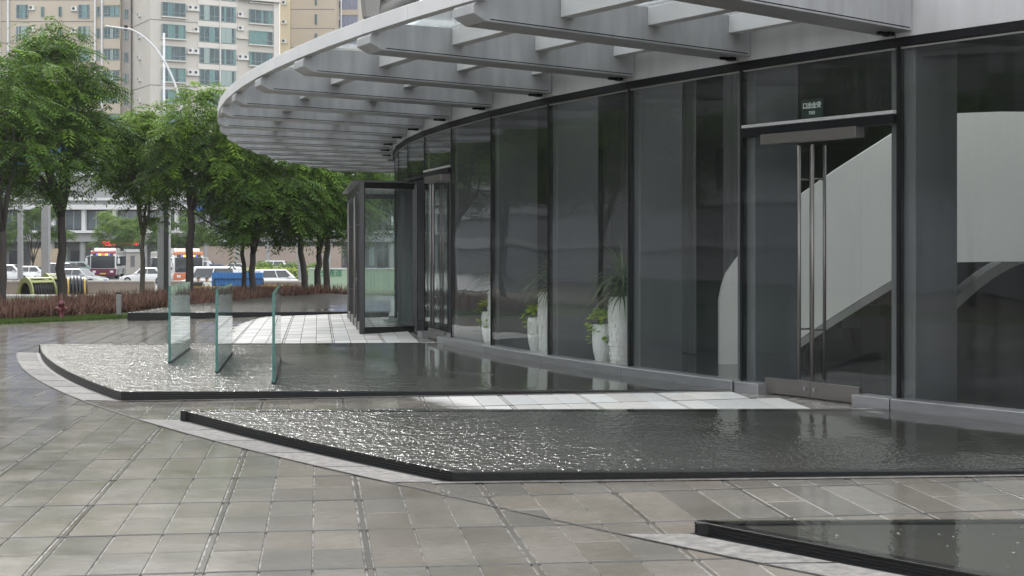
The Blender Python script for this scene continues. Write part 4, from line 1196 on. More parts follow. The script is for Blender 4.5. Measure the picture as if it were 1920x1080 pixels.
mb = MB(); mb.tube([(0, 0, 0), (0, 0, z)], [.11, .075], 10); mk('shaft', mb, M_LAMP, ms_, True)
mb = MB(); mb.tube([(0, 0, 0), (0, 0, .4)], [.2, .18], 10); mk('foot', mb, M_LAMP, ms_, True)
for xx, YY, y0, lb in ((563, 96, 470, 'pale grey square post beside the white hatchback'), (38, 96, 385, 'slim white post seen between the left tree trunks'), (86, 92, 385, 'broad concrete post behind the cable drums')):
    t = thing('roadside_post', lb, 'post', (px(xx, YY), YY, ZR)); z = at(0, y0, YY).z - ZR; s_ = .14 if xx != 86 else .22
    mb = MB(); mb.box(-s_, s_, -s_, s_, 0, z); mk('shaft', mb, mat('post_grey', (.25, .25, .25), .7), t)
    mb = MB(); mb.box(-s_ - .06, s_ + .06, -s_ - .06, s_ + .06, 0, .1); mk('foot', mb, M_WALLC, t)

# --- cable drums
M_YG = mat('olive_plastic', (.34, .36, .13), .5, var=.15, scale=3)
M_CAB = mat('black_cable', (.012, .012, .012), .4)
def drum(x, Y, ytop, yaw, lab, wd=1.15, tape=False):
    R1 = (at(0, ytop, Y).z - ZR) / 2
    t = thing('cable_drum', lab, 'cable drum', (px(x, Y), Y, ZR), yaw, group='cable coils dumped behind the hedge')
    n = 28
    def ringm(y0, y1, ro, ri):
        mb = MB(); V = []
        for y, r in ((y0, ri), (y0, ro), (y1, ro), (y1, ri)):
            for j in range(n): V.append((r * math.cos(2 * math.pi * j / n), y, R1 + r * math.sin(2 * math.pi * j / n)))
        mb.add(V, [(i * n + j, i * n + (j + 1) % n, ((i + 1) % 4) * n + (j + 1) % n, ((i + 1) % 4) * n + j) for i in range(4) for j in range(n)]); return mb
    if not tape:
        mk('flange', ringm(-wd / 2 - .08, -wd / 2, R1, R1 * .70), M_YG, t); mk('flange', ringm(wd / 2, wd / 2 + .08, R1, R1 * .70), M_YG, t)
    mk('core', ringm(-wd / 2, wd / 2, R1 * .74, R1 * .68), M_CAB, t)
    mb = MB(); rows = 9 if not tape else 7
    for i in range(rows):
        y = -wd / 2 + wd * (i + .5) / rows; bulge = .80 + (.17 if tape else .05) * math.cos((i + .5) / rows * math.pi - math.pi / 2)
        V = []; r = R1 * bulge; c_ = wd / rows * .52
        for j in range(n):
            a_ = 2 * math.pi * j / n
            for s in range(6):
                b_ = 2 * math.pi * s / 6; V.append(((r + c_ * math.cos(b_)) * math.cos(a_), y + c_ * math.sin(b_), R1 + (r + c_ * math.cos(b_)) * math.sin(a_)))
        mb.add(V, [(j * 6 + s, ((j + 1) % n) * 6 + s, ((j + 1) % n) * 6 + (s + 1) % 6, j * 6 + (s + 1) % 6) for j in range(n) for s in range(6)])
    mk('cable_coil', mb, M_CAB, t, True)
    if tape:
        for y in (-wd * .33, wd * .36): mk('yellow_tape', ringm(y - .04, y + .04, R1 * .99, R1 * .9), mat('tape_yellow', (.55, .33, .04), .5), t)
    else:
        for j in range(3):
            a_ = j * .45 + .9; mb = MB(); mb.beam((R1 * .95 * math.cos(a_), -wd / 2, R1 + R1 * .95 * math.sin(a_)), (R1 * .95 * math.cos(a_), wd / 2, R1 + R1 * .95 * math.sin(a_)), .16, .05, up=(math.cos(a_), 0, math.sin(a_))); mk('slat', mb, M_YG, t)
    return t
drum(70, 72, 519, R_(-48), 'olive flanged drum of black cable lying next to the tree trunk', 1.1)
drum(98, 74, 512, R_(-55), 'olive drum standing upright in the middle of the cable coils', .5)
drum(142, 72, 519, R_(-72), 'black cable coil bound with yellow tape', 1.1, True)

# --- blue hoarding, yellow barrier, green hoarding
M_BLUE = mat('blue_sheet', (.045, .20, .50), .45, var=.12, scale=1)
M_BLUEG = mat('dark_bar', (.03, .05, .10), .5)
M_YEL = mat('barrier_yellow', (.62, .38, .03), .45)
M_GRN = mat('mint_board', (.36, .47, .34), .6, var=.06)
def corr(t, x0, x1, z0, z1, m, pitch=.16, y=0):
    nn = max(2, int((x1 - x0) / pitch)); 
    for i in range(nn):
        a, b = x0 + (x1 - x0) * i / nn, x0 + (x1 - x0) * (i + 1) / nn; mb = MB()
        mb.prism([(a, y), (a + (b - a) * .2, y - .035), (a + (b - a) * .6, y - .035), (a + (b - a) * .8, y), (b - .002, y), (b - .002, y + .01), (a, y + .01)], z0, z1); mk('sheet', mb, m, t)
Yh = 78
bh = thing('blue_hoarding', 'blue corrugated metal hoarding behind the forked tree trunks', 'hoarding', (px(397, Yh), Yh, ZR))
corr(bh, 0, px(494, Yh) - px(397, Yh), 0, at(0, 511, Yh).z - ZR, M_BLUE)
z = at(0, 523, Yh).z - ZR; w_ = px(494, Yh) - px(397, Yh)
mb = MB(); mb.beam((.15, -.08, z), (w_, -.08, z), .06, .06); mk('rail', mb, M_BLUEG, bh)
for xx in (.15, w_):
    mb = MB(); mb.beam((xx, -.08, 0), (xx, -.08, z), .06, .06); mk('upright', mb, M_BLUEG, bh)
Yb = 71
for (xa, xb, lb) in ((362, 470, 'yellow crowd barrier in front of the two waiting people'), (474, 545, 'yellow crowd barrier below the white hatchback')):
    t = thing('yellow_barrier', lb, 'barrier', (px(xa, Yb), Yb, ZR), group='yellow crowd barriers')
    W_ = px(xb, Yb) - px(xa, Yb); z = at(0, 538 if xa < 400 else 536, Yb).z - ZR
    mb = MB(); mb.beam((0, 0, z), (W_, 0, z), .06, .06); mk('top_rail', mb, M_YEL, t)
    mb = MB(); mb.beam((0, 0, .2), (W_, 0, .2), .05, .05); mk('bottom_rail', mb, M_YEL, t)
    for i in range(13):
        xx = W_ * i / 12; mb = MB(); mb.beam((xx, 0, 0 if i in (0, 12) else .2), (xx, 0, z), .04, .04); mk('bar', mb, M_YEL, t)
Yg = 84
gh = thing('green_hoarding', 'pale green board hoarding with dark green characters beside the vestibule', 'hoarding', (px(578, Yg), Yg, ZR))
W_ = px(800, Yg) - px(578, Yg); z = at(0, 505, Yg).z - ZR
for i in range(6):
    mb = MB(); mb.box(W_ * i / 6, W_ * (i + 1) / 6 - .01, 0, .05, 0, z); mk('board', mb, M_GRN, gh)
mb = MB(); mb.box(0, W_, -.05, .1, z, z + .08); mk('white_rail', mb, M_LAMP, gh)
me = text_mesh('全通道', .42, mat('sign_dkgreen', (.05, .22, .12), .5), False, .004, .006); o = link('lettering', me, gh)
o.matrix_local = Matrix.Translation((px(621, Yg) - px(578, Yg), -.015, at(0, 513, Yg).z - ZR)) @ Matrix.Rotation(R_(90), 4, 'X')

# --- cars
M_TYRE = mat('tyre', (.015, .015, .015), .8)
M_RIM = mat('alloy', (.45, .45, .46), .3, .8)
M_CGL = mat('car_glass', (.025, .03, .035), .06, spec=.8)
M_RED_L = mat('tail_red', (.5, .02, .02), .25)
M_HEAD = mat('head_lamp', (.7, .7, .68), .15)
def paint(c): return mat('paint_%d_%d_%d' % tuple(int(x * 100) for x in c), c, .22, 0, var=.03, coat=.6)
def loft(mb, secs):
    n = len(secs[0]); V = [v for s in secs for v in s]
    mb.add(V, [(i * n + j, i * n + (j + 1) % n, (i + 1) * n + (j + 1) % n, (i + 1) * n + j) for i in range(len(secs) - 1) for j in range(n)] + [tuple(range(n - 1, -1, -1)), tuple((len(secs) - 1) * n + j for j in range(n))])
def car(lab, x, Y, yaw, col, kind='sedan', group='cars on the road'):
    """x forward; yaw turns the nose"""
    t = thing('car', lab, 'car', (px(x, Y), Y, ZR), yaw, group)
    L_, Wd, Ht = {'sedan': (4.5, 1.78, 1.45), 'hatch': (4.1, 1.75, 1.62), 'van': (4.6, 1.75, 1.85), 'suv': (4.6, 1.85, 1.72)}[kind]
    h = Wd / 2; m = paint(col)
    zs0 = .22; zb = {'sedan': .88, 'hatch': .95, 'van': 1.0, 'suv': 1.02}[kind]
    hood = {'sedan': .80, 'hatch': .86, 'van': .95, 'suv': .95}[kind]
    def sec(x_, z1, wf=1.0, z0=zs0): return [(x_, -h * wf, z0 + .08), (x_, -h * wf, z1 - .10), (x_, -h * wf * .93, z1), (x_, h * wf * .93, z1), (x_, h * wf, z1 - .10), (x_, h * wf, z0 + .08), (x_, h * wf * .9, z0), (x_, -h * wf * .9, z0)]
    l = L_ / 2
    mb = MB()
    trunk = zb if kind == 'sedan' else zb + .03
    loft(mb, [sec(-l, trunk - .18, .86, .3), sec(-l + .12, trunk - .03, .96), sec(-l + .5, trunk, 1), sec(-.2, zb, 1), sec(l - 1.35, hood + .06, 1), sec(l - .5, hood - .06, .97), sec(l - .1, hood - .2, .9), sec(l, hood - .38, .82, .3)])
    mk('body', mb, m, t, True, bevel=.03)
    a0, a1, b0, b1 = {'sedan': (-l + .55, -l + 1.25, l - 1.9, l - 1.25), 'hatch': (-l + .08, -l + .45, l - 1.75, l - 1.05), 'van': (-l + .05, -l + .3, l - 1.3, l - .75), 'suv': (-l + .1, -l + .5, l - 1.9, l - 1.3)}[kind]
    def gs(x_, z, wf): return [(x_, -h * wf, zb - .03), (x_, -h * wf * .84, z), (x_, h * wf * .84, z), (x_, h * wf, zb - .03)]
    mb = MB()
    base = [(a0, -h * .95, zb - .02), (b1, -h * .95, zb - .02), (b1, h * .95, zb - .02), (a0, h * .95, zb - .02)]
    roof = [(a1, -h * .76, Ht - .03), (b0, -h * .76, Ht - .03), (b0, h * .76, Ht - .03), (a1, h * .76, Ht - .03)]
    mb.hexa(base, roof); cab = mk('cabin', mb, m, t, bevel=.07)
    # windows, slightly proud of the pillars
    B = [Vector(v) for v in base]; Tp = [Vector(v) for v in roof]
    def quad(i, j, u0, u1, v0, v1, nm, off):
        def pt(u, v): return (B[i].lerp(B[j], u)).lerp(Tp[i].lerp(Tp[j], u), v)
        q = [pt(u0, v0), pt(u1, v0), pt(u1, v1), pt(u0, v1)]; n_ = (q[1] - q[0]).cross(q[3] - q[0]).normalized() * off
        mb = MB(); mb.hexa([v - n_ * .3 for v in q], [v + n_ for v in q]); mk(nm, mb, M_CGL, cab, bevel=.0)
    quad(0, 1, .10, .50, .12, .86, 'side_window', .012); quad(0, 1, .53, .90, .12, .86, 'side_window', .012)
    quad(2, 3, .10, .47, .12, .86, 'side_window', .012); quad(2, 3, .50, .90, .12, .86, 'side_window', .012)
    quad(1, 2, .07, .93, .08, .90, 'windscreen', .012); quad(3, 0, .08, .92, .12, .88, 'rear_window', .012)
    for sx in (-l + .85, l - .85):
        for sy in (-1, 1):
            mb = MB(); mb.tube([(sx, sy * (h - .2), .32), (sx, sy * (h + .005), .32)], .32, 18); wl = mk('wheel', mb, M_TYRE, t)
            mb = MB(); mb.tube([(sx, sy * (h - .02), .32), (sx, sy * (h + .02), .32)], .2, 14); mk('rim', mb, M_RIM, wl)
    for sy in (-1, 1):
        mb = MB(); mb.box(l - .22, l - .05, sy * h * .62 - .17, sy * h * .62 + .17, hood - .34, hood - .18); mk('headlight', mb, M_HEAD, t, bevel=.02)
        mb = MB(); zz = zb - .28 if kind == 'sedan' else zb - .25; mb.box(-l + .0, -l + .16, sy * h * .74 - .13, sy * h * .74 + .13, zz, zz + (.18 if kind == 'sedan' else .30)); mk('tail_light', mb, M_RED_L, t, bevel=.02)
        mb = MB(); mb.box(l - 1.75, l - 1.55, sy * (h + .09) - .08, sy * (h + .09) + .08, zb, zb + .13); mk('wing_mirror', mb, m, t, bevel=.02)
    mb = MB(); mb.box(l - .06, l + .015, -h * .45, h * .45, .38, hood - .42); mk('grille', mb, M_DARK, t)
    for sx in (-l - .012, l + .018):
        mb = MB(); mb.box(sx - .006, sx + .006, -.22, .22, .46, .57); mk('number_plate', mb, mat('plate', (.05, .12, .4), .4), t)
    return t
PI = math.pi
WHT = (.74, .74, .73); SIL = (.42, .43, .44); BLK = (.02, .02, .025); NAVY = (.05, .07, .14); GRY = (.16, .17, .18)
car('silver saloon with dark windows just behind the taped cable coil', 150, 122, R_(-12), SIL, 'sedan')
car('black off-road car behind the silver saloon', 128, 140, R_(-4), BLK, 'suv')
car('dark grey saloon beside the maroon bus', 122, 150, R_(-2), GRY, 'sedan')
car('white saloon half hidden by the pale tree trunk', 276, 128, R_(172), WHT, 'sedan')
car('white van right behind the two waiting people', 394, 104, R_(178), WHT, 'van')
car('white saloon between van and blue hoarding', 436, 118, R_(4), WHT, 'sedan')
car('white hatchback with rear lamps towards the hedge, beyond the blue hoarding', 524, 108, R_(30), WHT, 'hatch')
car('white off-road car in the far lane behind the orange bus', 388, 162, R_(4), WHT, 'suv')
car('navy saloon in the far lane next to the median shrubs', 410, 158, R_(8), NAVY, 'sedan')
car('silver saloon in the far lane next to the median shrubs', 436, 163, R_(184), SIL, 'sedan')
car('white saloon parked by the white post at the street corner', 64, 138, R_(6), WHT, 'sedan')
car('dark saloon parked with its bonnet behind the white post', 36, 148, R_(10), GRY, 'sedan')
car('white hatchback parked beside the dark saloon at the corner', 22, 136, R_(5), WHT, 'hatch')
car('white car far up the road above the white hatchback', 504, 165, R_(180), WHT, 'suv')
car('pale green taxi car at the kerb of the far building', 152, 163, R_(20), (.45, .58, .55), 'hatch')

# --- buses
def bus(lab, x, Y, yaw, lower, band, roofc, front, pod, right_front=True):
    t = thing('city_bus', lab, 'bus', (px(x, Y), Y, ZR), yaw, 'city buses on the road')
    # front face is at local y=0 looking to -y, body goes to +y
    Wd, Hb, Ln = 2.5, 2.75, 10.5; h = Wd / 2
    def sec(y, s, z1): return [(-h * s, y, .35), (-h, y, .55), (-h * s, y, z1 - .25), (-h * s * .86, y, z1), (h * s * .86, y, z1), (h * s, y, z1 - .25), (h, y, .55), (h * s, y, .35)]
    mb = MB(); loft(mb, [sec(0, .97, Hb - .1), sec(.15, 1, Hb), sec(Ln, 1, Hb)]); mk('body', mb, paint(lower), t, True, bevel=.05)
    mb = MB(); mb.box(-h - .01, h + .01, .5, Ln + .01, 2.30, Hb + .02); mk('roof', mb, paint(roofc), t, bevel=.08)
    mb = MB(); mb.box(-h * .98, h * .98, -.03, .6, Hb - .28, Hb + .05); mk('brow', mb, paint(front), t, bevel=.06)
    mb = MB(); mb.box(-h - .015, h + .015, -.012, .45, .30, 1.02); mk('front_skirt', mb, paint(band), t, bevel=.03)
    mb = MB(); mb.box(-h * .93, h * .93, -.04, .02, 1.05, 2.30); mk('windscreen', mb, M_CGL, t, bevel=.03)
    mb = MB(); mb.box(-h * .8, h * .8, -.045, .02, 2.32, 2.56); ds = mk('destination_box', mb, M_CGL, t)
    for i, c in enumerate(((.1, .12, .6), (.9, .55, .05), (.9, .10, .05), (.9, .55, .05), (.1, .12, .6))):
        mb = MB(); w_ = .30 if 0 < i < 4 else .16; x0 = (-.66, -.46, -.13, .20, .52)[i]; mb.box(x0, x0 + w_, -.052, -.046, 2.36, 2.52)
        mk('destination_led', mb, mat('led_%d_%d_%d' % tuple(int(q * 100) for q in c), c, .5, emit=1.2), ds)
    for sx in (-1, 1):
        for i in range(6):
            y0 = .7 + i * 1.6; mb = MB(); mb.box(sx * (h + .004) - .012, sx * (h + .004) + .012, y0, y0 + 1.5, 1.25, 2.22); mk('side_window', mb, M_CGL, t)
        for yy in (2.2, 8.0):
            mb = MB(); mb.tube([(sx * (h - .3), yy, .48), (sx * (h + .02), yy, .48)], .48, 18); wl = mk('wheel', mb, M_TYRE, t)
            mb = MB(); mb.tube([(sx * (h - .02), yy, .48), (sx * (h + .035), yy, .48)], .26, 12); mk('rim', mb, M_RIM, wl)
        mb = MB(); mb.tube([(sx * h, .05, 2.3), (sx * (h + .3), -.25, 2.25), (sx * (h + .32), -.27, 1.9)], .03, 6); mr = mk('mirror_arm', mb, M_LAMP, t)
        mb = MB(); mb.box(sx * (h + .32) - .11, sx * (h + .32) + .11, -.33, -.21, 1.5, 2.05); mk('mirror', mb, M_LAMP, mr, bevel=.03)
        mb = MB(); mb.box(sx * .85 - .16, sx * .85 + .16, -.03, .02, .62, .82); mk('headlight', mb, M_HEAD, t, bevel=.02)
    if pod:
        mb = MB(); mb.box(-h * .8, h * .95, 1.0, 5.5, Hb, Hb + .32); mk('roof_unit', mb, paint(roofc), t, bevel=.12)
    mb = MB(); mb.box(-.3, .3, -.03, 0, .45, .58); mk('number_plate', mb, mat('plate_yellow', (.6, .42, .05), .5), t)
    mb = MB(); mb.box(-h + .1, h - .1, -.03, .02, .22, .34); mk('bumper', mb, M_DARK, t)
    return t
bus('maroon city bus with white sides coming up the road', 193, 150, R_(9), (.70, .69, .68), (.13, .012, .04), (.72, .71, .66), (.42, .08, .07), True)
bus('white and orange city bus behind the grey steel pillar', 354, 126, R_(24), (.72, .71, .69), (.55, .13, .05), (.72, .70, .64), (.60, .20, .07), True)

# --- median shrubs
M_SHR = leafmat('shrub_leaf', (.06, .13, .02), (.26, .40, .06), .3, .6)
M_SHY = leafmat('shrub_yellow', (.30, .38, .03), (.55, .62, .08), .3, .6)
def leafball(nm, lab, c, r3, m, seed, n=1500, group=None, cat='shrub'):
    rg = np.random.default_rng(seed)
    t = thing(nm, lab, cat, c, group=group)
    u = rg.normal(0, 1, (n, 3)); u /= np.linalg.norm(u, axis=1)[:, None]; u[:, 2] = np.abs(u[:, 2])
    p = u * np.array(r3) * rg.uniform(.86, 1.04, n)[:, None]
    e = rg.normal(0, 1, (n, 3)); e /= np.linalg.norm(e, axis=1)[:, None]; f_ = np.cross(e, u); s = .11
    VV = np.stack([p - e * s, p - f_ * s * .5, p + e * s, p + f_ * s * .5], 1).reshape(-1, 3)
    FF = (np.arange(n) * 4)[:, None] + np.arange(4)[None, :]
    link('foliage', npmesh('foliage', VV, FF, rg.uniform(0, 1, n), m), t)
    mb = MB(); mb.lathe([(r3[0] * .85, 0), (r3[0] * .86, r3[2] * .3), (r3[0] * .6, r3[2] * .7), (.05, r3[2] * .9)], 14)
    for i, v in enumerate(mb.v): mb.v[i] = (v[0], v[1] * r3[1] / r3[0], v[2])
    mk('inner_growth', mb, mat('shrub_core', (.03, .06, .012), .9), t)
    mb = MB(); mb.tube([(0, 0, -.3), (0, 0, r3[2] * .6)], .05, 6); mk('stem', mb, M_BARK, t)
    return t
for i, (x, yt, Y, r, lb) in enumerate(((494, 489, 140, 1.5, 'round clipped shrub on the median nearest the blue hoarding'), (545, 491, 140, 2.6, 'wide clipped shrub on the median behind the pale grey post'), (590, 493, 142, 1.3, 'round clipped shrub on the median nearest the green hoarding'))):
    z1 = at(0, yt, Y).z; leafball('median_shrub', lb, (px(x, Y), Y, ZR + .1), (r, 1.2, z1 - ZR - .1), M_SHR, 40 + i, 1300, 'clipped shrubs on the median')
hg = leafball('median_hedge', 'long low yellow-green hedge on the road median', (px(515, 134), 134, ZR + .1), (6.5, .8, at(0, 503, 134).z - ZR), M_SHY, 50, 2600, cat='hedge')
# round tree in front of the podium
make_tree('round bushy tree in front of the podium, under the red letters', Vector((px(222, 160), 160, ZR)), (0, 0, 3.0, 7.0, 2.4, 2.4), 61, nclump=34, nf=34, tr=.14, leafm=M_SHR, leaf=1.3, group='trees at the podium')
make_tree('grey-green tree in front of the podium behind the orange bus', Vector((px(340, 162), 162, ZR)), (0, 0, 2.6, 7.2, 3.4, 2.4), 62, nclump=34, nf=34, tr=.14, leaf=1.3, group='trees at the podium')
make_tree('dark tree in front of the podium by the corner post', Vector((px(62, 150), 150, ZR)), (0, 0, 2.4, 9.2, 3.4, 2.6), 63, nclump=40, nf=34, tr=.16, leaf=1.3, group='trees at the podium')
# ------------------------------------------------------------------ two people behind the barrier
M_SKIN = mat('skin', (.42, .25, .17), .55, var=.05)
M_HAIR = mat('black_hair', (.012, .011, .010), .5)
def skin_mesh(name, verts, edges, radii, m, parent, root=0, sub=2):
    me = bpy.data.meshes.new(name); me.from_pydata(verts, edges, []); me.materials.append(m)
    o = link(name, me, parent)
    o.modifiers.new('skin', 'SKIN')
    if not me.skin_vertices: me.skin_vertices.new() if hasattr(me.skin_vertices, 'new') else None
    lay = me.skin_vertices[0].data if me.skin_vertices else None
    if lay:
        for i, r in enumerate(radii):
            lay[i].radius = r if isinstance(r, tuple) else (r, r); lay[i].use_root = (i == root)
    s = o.modifiers.new('sub', 'SUBSURF'); s.levels = sub; s.render_levels = sub
    dg_ = bpy.context.evaluated_depsgraph_get()
    me2 = bpy.data.meshes.new_from_object(o.evaluated_get(dg_)); me2.name = name
    me2.polygons.foreach_set('use_smooth', [True] * len(me2.polygons))
    o.modifiers.clear(); o.data = me2
    return o
def person(lab, x, Y, yaw, shirt, trousers, turn, strap=False):
    t = thing('person', lab, 'person', (px(x, Y), Y, ZR), yaw)
    # faces -y ; joints
    J = {'pel': (0, 0, .95), 'wst': (0, .0, 1.10), 'chs': (0, .01, 1.30), 'nkb': (0, .02, 1.45), 'nek': (0, .01, 1.51), 'hd0': (0, -.005, 1.575), 'hd1': (0, -.008, 1.64), 'hd2': (0, .0, 1.70)}
    for s, q in ((-1, 'l'), (1, 'r')):
        J['sh' + q] = (s * .18, .01, 1.40); J['el' + q] = (s * .24, .0, 1.13); J['wr' + q] = (s * .10, -.22, 1.16); J['ha' + q] = (s * .04, -.26, 1.19)
        J['hp' + q] = (s * .10, 0, .90); J['kn' + q] = (s * .11, -.02, .50); J['an' + q] = (s * .11, .02, .09); J['to' + q] = (s * .12, -.14, .04)
    keys = list(J); ix = {k: i for i, k in enumerate(keys)}
    E_ = [('pel', 'wst'), ('wst', 'chs'), ('chs', 'nkb'), ('nkb', 'nek'), ('nek', 'hd0'), ('hd0', 'hd1'), ('hd1', 'hd2')]
    for q in 'lr': E_ += [('chs', 'sh' + q), ('sh' + q, 'el' + q), ('el' + q, 'wr' + q), ('wr' + q, 'ha' + q), ('pel', 'hp' + q), ('hp' + q, 'kn' + q), ('kn' + q, 'an' + q), ('an' + q, 'to' + q)]
    Rd = dict(pel=(.14, .11), wst=(.13, .10), chs=(.15, .11), nkb=(.07, .07), nek=.052, hd0=(.075, .085), hd1=(.082, .10), hd2=(.06, .075), sh=.058, el=.042, wr=.03, ha=.035, hp=.085, kn=.06, an=.042, to=.038)
    body = skin_mesh('body', [J[k] for k in keys], [(ix[a], ix[b]) for a, b in E_], [Rd.get(k, Rd.get(k[:2], .05)) for k in keys], M_SKIN, t)
    def sub(nm, ks, es, grow, m):
        i2 = {k: i for i, k in enumerate(ks)}
        rr_ = []
        for k in ks:
            r = Rd.get(k, Rd.get(k[:2], .05)); r = r if isinstance(r, tuple) else (r, r); rr_.append((r[0] + grow, r[1] + grow))
        return skin_mesh(nm, [J[k] for k in ks], [(i2[a], i2[b]) for a, b in es], rr_, m, t)
    sub('shirt', ['pel', 'wst', 'chs', 'nkb', 'shl', 'ell', 'shr', 'elr'], [('pel', 'wst'), ('wst', 'chs'), ('chs', 'nkb'), ('chs', 'shl'), ('shl', 'ell'), ('chs', 'shr'), ('shr', 'elr')], .022, mat('shirt_%d' % int(shirt[0] * 100), shirt, .8))
    sub('trousers', ['pel', 'hpl', 'knl', 'anl', 'hpr', 'knr', 'anr'], [('pel', 'hpl'), ('hpl', 'knl'), ('knl', 'anl'), ('pel', 'hpr'), ('hpr', 'knr'), ('knr', 'anr')], .016, mat('trousers', trousers, .8))
    mb = MB(); V = []; n = 14
    for i in range(7):
        th = i / 6 * math.pi * .56; 
        for j in range(n):
            a = 2 * math.pi * j / n; fz = math.cos(th); fr = math.sin(th)
            zz = 1.655 + .105 * fz + (.02 if math.sin(a) < -.3 and i > 4 else 0)
            V.append((.092 * fr * math.cos(a), .012 + .105 * fr * math.sin(a), zz))
    mb.add(V, [(i * n + j, i * n + (j + 1) % n, (i + 1) * n + (j + 1) % n, (i + 1) * n + j) for i in range(6) for j in range(n)])
    mk('hair', mb, M_HAIR, t, True)
    for s in (-1, 1):
        mb = MB(); mb.lathe([(.001, -.008), (.009, 0), (.001, .008)], 8, (s * .032, -.098, 1.632)); mk('eye', mb, M_HAIR, t)
        mb = MB(); mb.box(s * .085 - .012, s * .085 + .012, -.01, .025, 1.60, 1.66); mk('ear', mb, M_SKIN, t, bevel=.008)
        # five fingers each side
        w_ = Vector(J['ha' + ('l' if s < 0 else 'r')])
        for f_ in range(5):
            mb = MB(); o_ = Vector((-s * .01, -.02, .028 - f_ * .014)); ln_ = (.035, .05, .055, .05, .04)[f_]
            mb.tube([w_ + o_, w_ + o_ + Vector((-s * ln_ * .5, -.015, 0)), w_ + o_ + Vector((-s * ln_, 0.0, .004))], [.009, .008, .006], 6); mk('finger', mb, M_SKIN, t, True)
    mb = MB(); mb.hexa([(-.012, -.10, 1.585), (.012, -.10, 1.585), (.012, -.09, 1.585), (-.012, -.09, 1.585)], [(-.004, -.105, 1.63), (.004, -.105, 1.63), (.004, -.09, 1.63), (-.004, -.09, 1.63)]); mk('nose', mb, M_SKIN, t, bevel=.004)
    mb = MB(); mb.box(-.022, .022, -.098, -.09, 1.558, 1.566); mk('mouth', mb, mat('lip', (.3, .12, .1), .5), t)
    if strap:
        mb = MB(); mb.beam((-.14, -.13, 1.42), (.14, -.15, 1.02), .04, .012, up=(0, -1, 0)); mk('shoulder_strap', mb, M_HAIR, t)
    return t
person('person in a dark shirt looking down at their hands behind the barrier', 372, 74, R_(8), (.03, .035, .035), (.03, .03, .04), 0)
person('person in a white shirt with a black shoulder strap behind the barrier', 388, 73, R_(-25), (.72, .72, .72), (.05, .05, .07), 20, True)

# ------------------------------------------------------------------ far buildings
M_B2 = mat('render_cream', (.52, .49, .435), .75, var=.05, scale=.15)
M_B2S = mat('render_slab', (.60, .57, .52), .7, var=.04, scale=.3)
M_B1 = mat('tile_tan', (.46, .40, .315), .7, var=.06, scale=.2)
M_B3 = mat('tile_beige', (.47, .40, .31), .7, var=.05, scale=.2)
M_B3Y = mat('tile_yellow', (.60, .52, .36), .7, var=.05, scale=.2)
M_GROOVE = mat('facade_groove', (.20, .18, .17), .8)
M_FRM = mat('window_frame', (.20, .27, .27), .4)
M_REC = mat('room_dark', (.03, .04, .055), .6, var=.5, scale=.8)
M_CUR = mat('curtain_teal', (.20, .32, .32), .9, var=.12, scale=6, stretch=(1, 1, .05))
M_CUR2 = mat('curtain_pale', (.36, .44, .41), .9, var=.12, scale=6, stretch=(1, 1, .05))
M_WGL = glassmat('flat_window_glass', (.72, .86, .86), r0=.035, streak=0)
M_AC = mat('ac_white', (.62, .62, .60), .5)
M_FAN = mat('ac_fan', (.04, .04, .05), .6)
WM = {}
def win_meshes(w_, h_, nb, dep):
    key = (round(w_, 2), round(h_, 2), nb, dep)
    if key in WM: return WM[key]
    f_ = .07
    mb = MB()
    mb.box(0, w_, -dep, 0, -.02, f_); mb.box(0, w_, -dep, 0, h_ - f_, h_); mb.box(0, f_, -dep, 0, f_, h_ - f_); mb.box(w_ - f_, w_, -dep, 0, f_, h_ - f_)
    for i in range(1, nb): x = w_ * i / nb; mb.box(x - .035, x + .035, -dep + .01, -dep + .09, f_, h_ - f_)
    if h_ > 1.2: mb.box(f_, w_ - f_, -dep + .012, -dep + .08, h_ * .3 - .03, h_ * .3 + .03)
    fr = mb.mesh('window', M_FRM)
    mb = MB(); mb.box(f_, w_ - f_, -dep + .03, -dep + .042, f_, h_ - f_); pn = mb.mesh('pane', M_WGL)
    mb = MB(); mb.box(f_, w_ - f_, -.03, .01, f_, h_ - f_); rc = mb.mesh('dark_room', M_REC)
    cu = []
    rg = random.Random(int(w_ * 100) + nb)
    for v in range(4):
        mb = MB()
        x = f_
        while x < w_ - f_ - .1:
            ww = rg.uniform(.15, .55) * w_ / 2
            if rg.random() < .5:
                xe = min(x + ww, w_ - f_); nfold = max(2, int((xe - x) / .14))
                for i in range(nfold):
                    a, b = x + (xe - x) * i / nfold, x + (xe - x) * (i + 1) / nfold
                    mb.prism([(a, -.10), ((a + b) / 2, -.16), (b, -.10), (b, -.08), (a, -.08)], f_, h_ - f_ - rg.choice((0, 0, 0)))
            x += ww
        cu.append(mb.mesh('curtain', M_CUR if v % 2 else M_CUR2) if mb.v else None)
    mb = MB(); mb.box(-.12, w_ + .12, -dep - .12, .0, -.16, -.022); sl_ = mb.mesh('sill', M_B2S)
    WM[key] = (fr, pn, rc, cu, sl_); return WM[key]
def put(name, me, parent, M):
    o = bpy.data.objects.new(name, me); COL.objects.link(o); o.parent = parent; o.matrix_local = M; return o
wr = random.Random(77)
def window(parent, M, w_, h_, nb=3, dep=.2, sill=False):
    fr, pn, rc, cu, s_ = win_meshes(w_, h_, nb, dep)
    o = put('window', fr, parent, M); I = Matrix.Identity(4)
    put('pane', pn, o, I); put('dark_room', rc, o, I)
    c = cu[wr.randrange(4)]
    if c: put('curtain', c, o, I)
    if sill: put('sill', s_, o, I)
mb = MB(); mb.box(0, .8, -.32, 0, 0, .58); mb.box(-.1, .9, -.4, .0, -.08, -.002); AC_ME = mb.mesh('air_conditioner', M_AC)
mb = MB(); mb.tube([(.30, -.325, .29), (.30, -.335, .29)], .22, 14); FAN_ME = mb.mesh('fan', M_FAN)
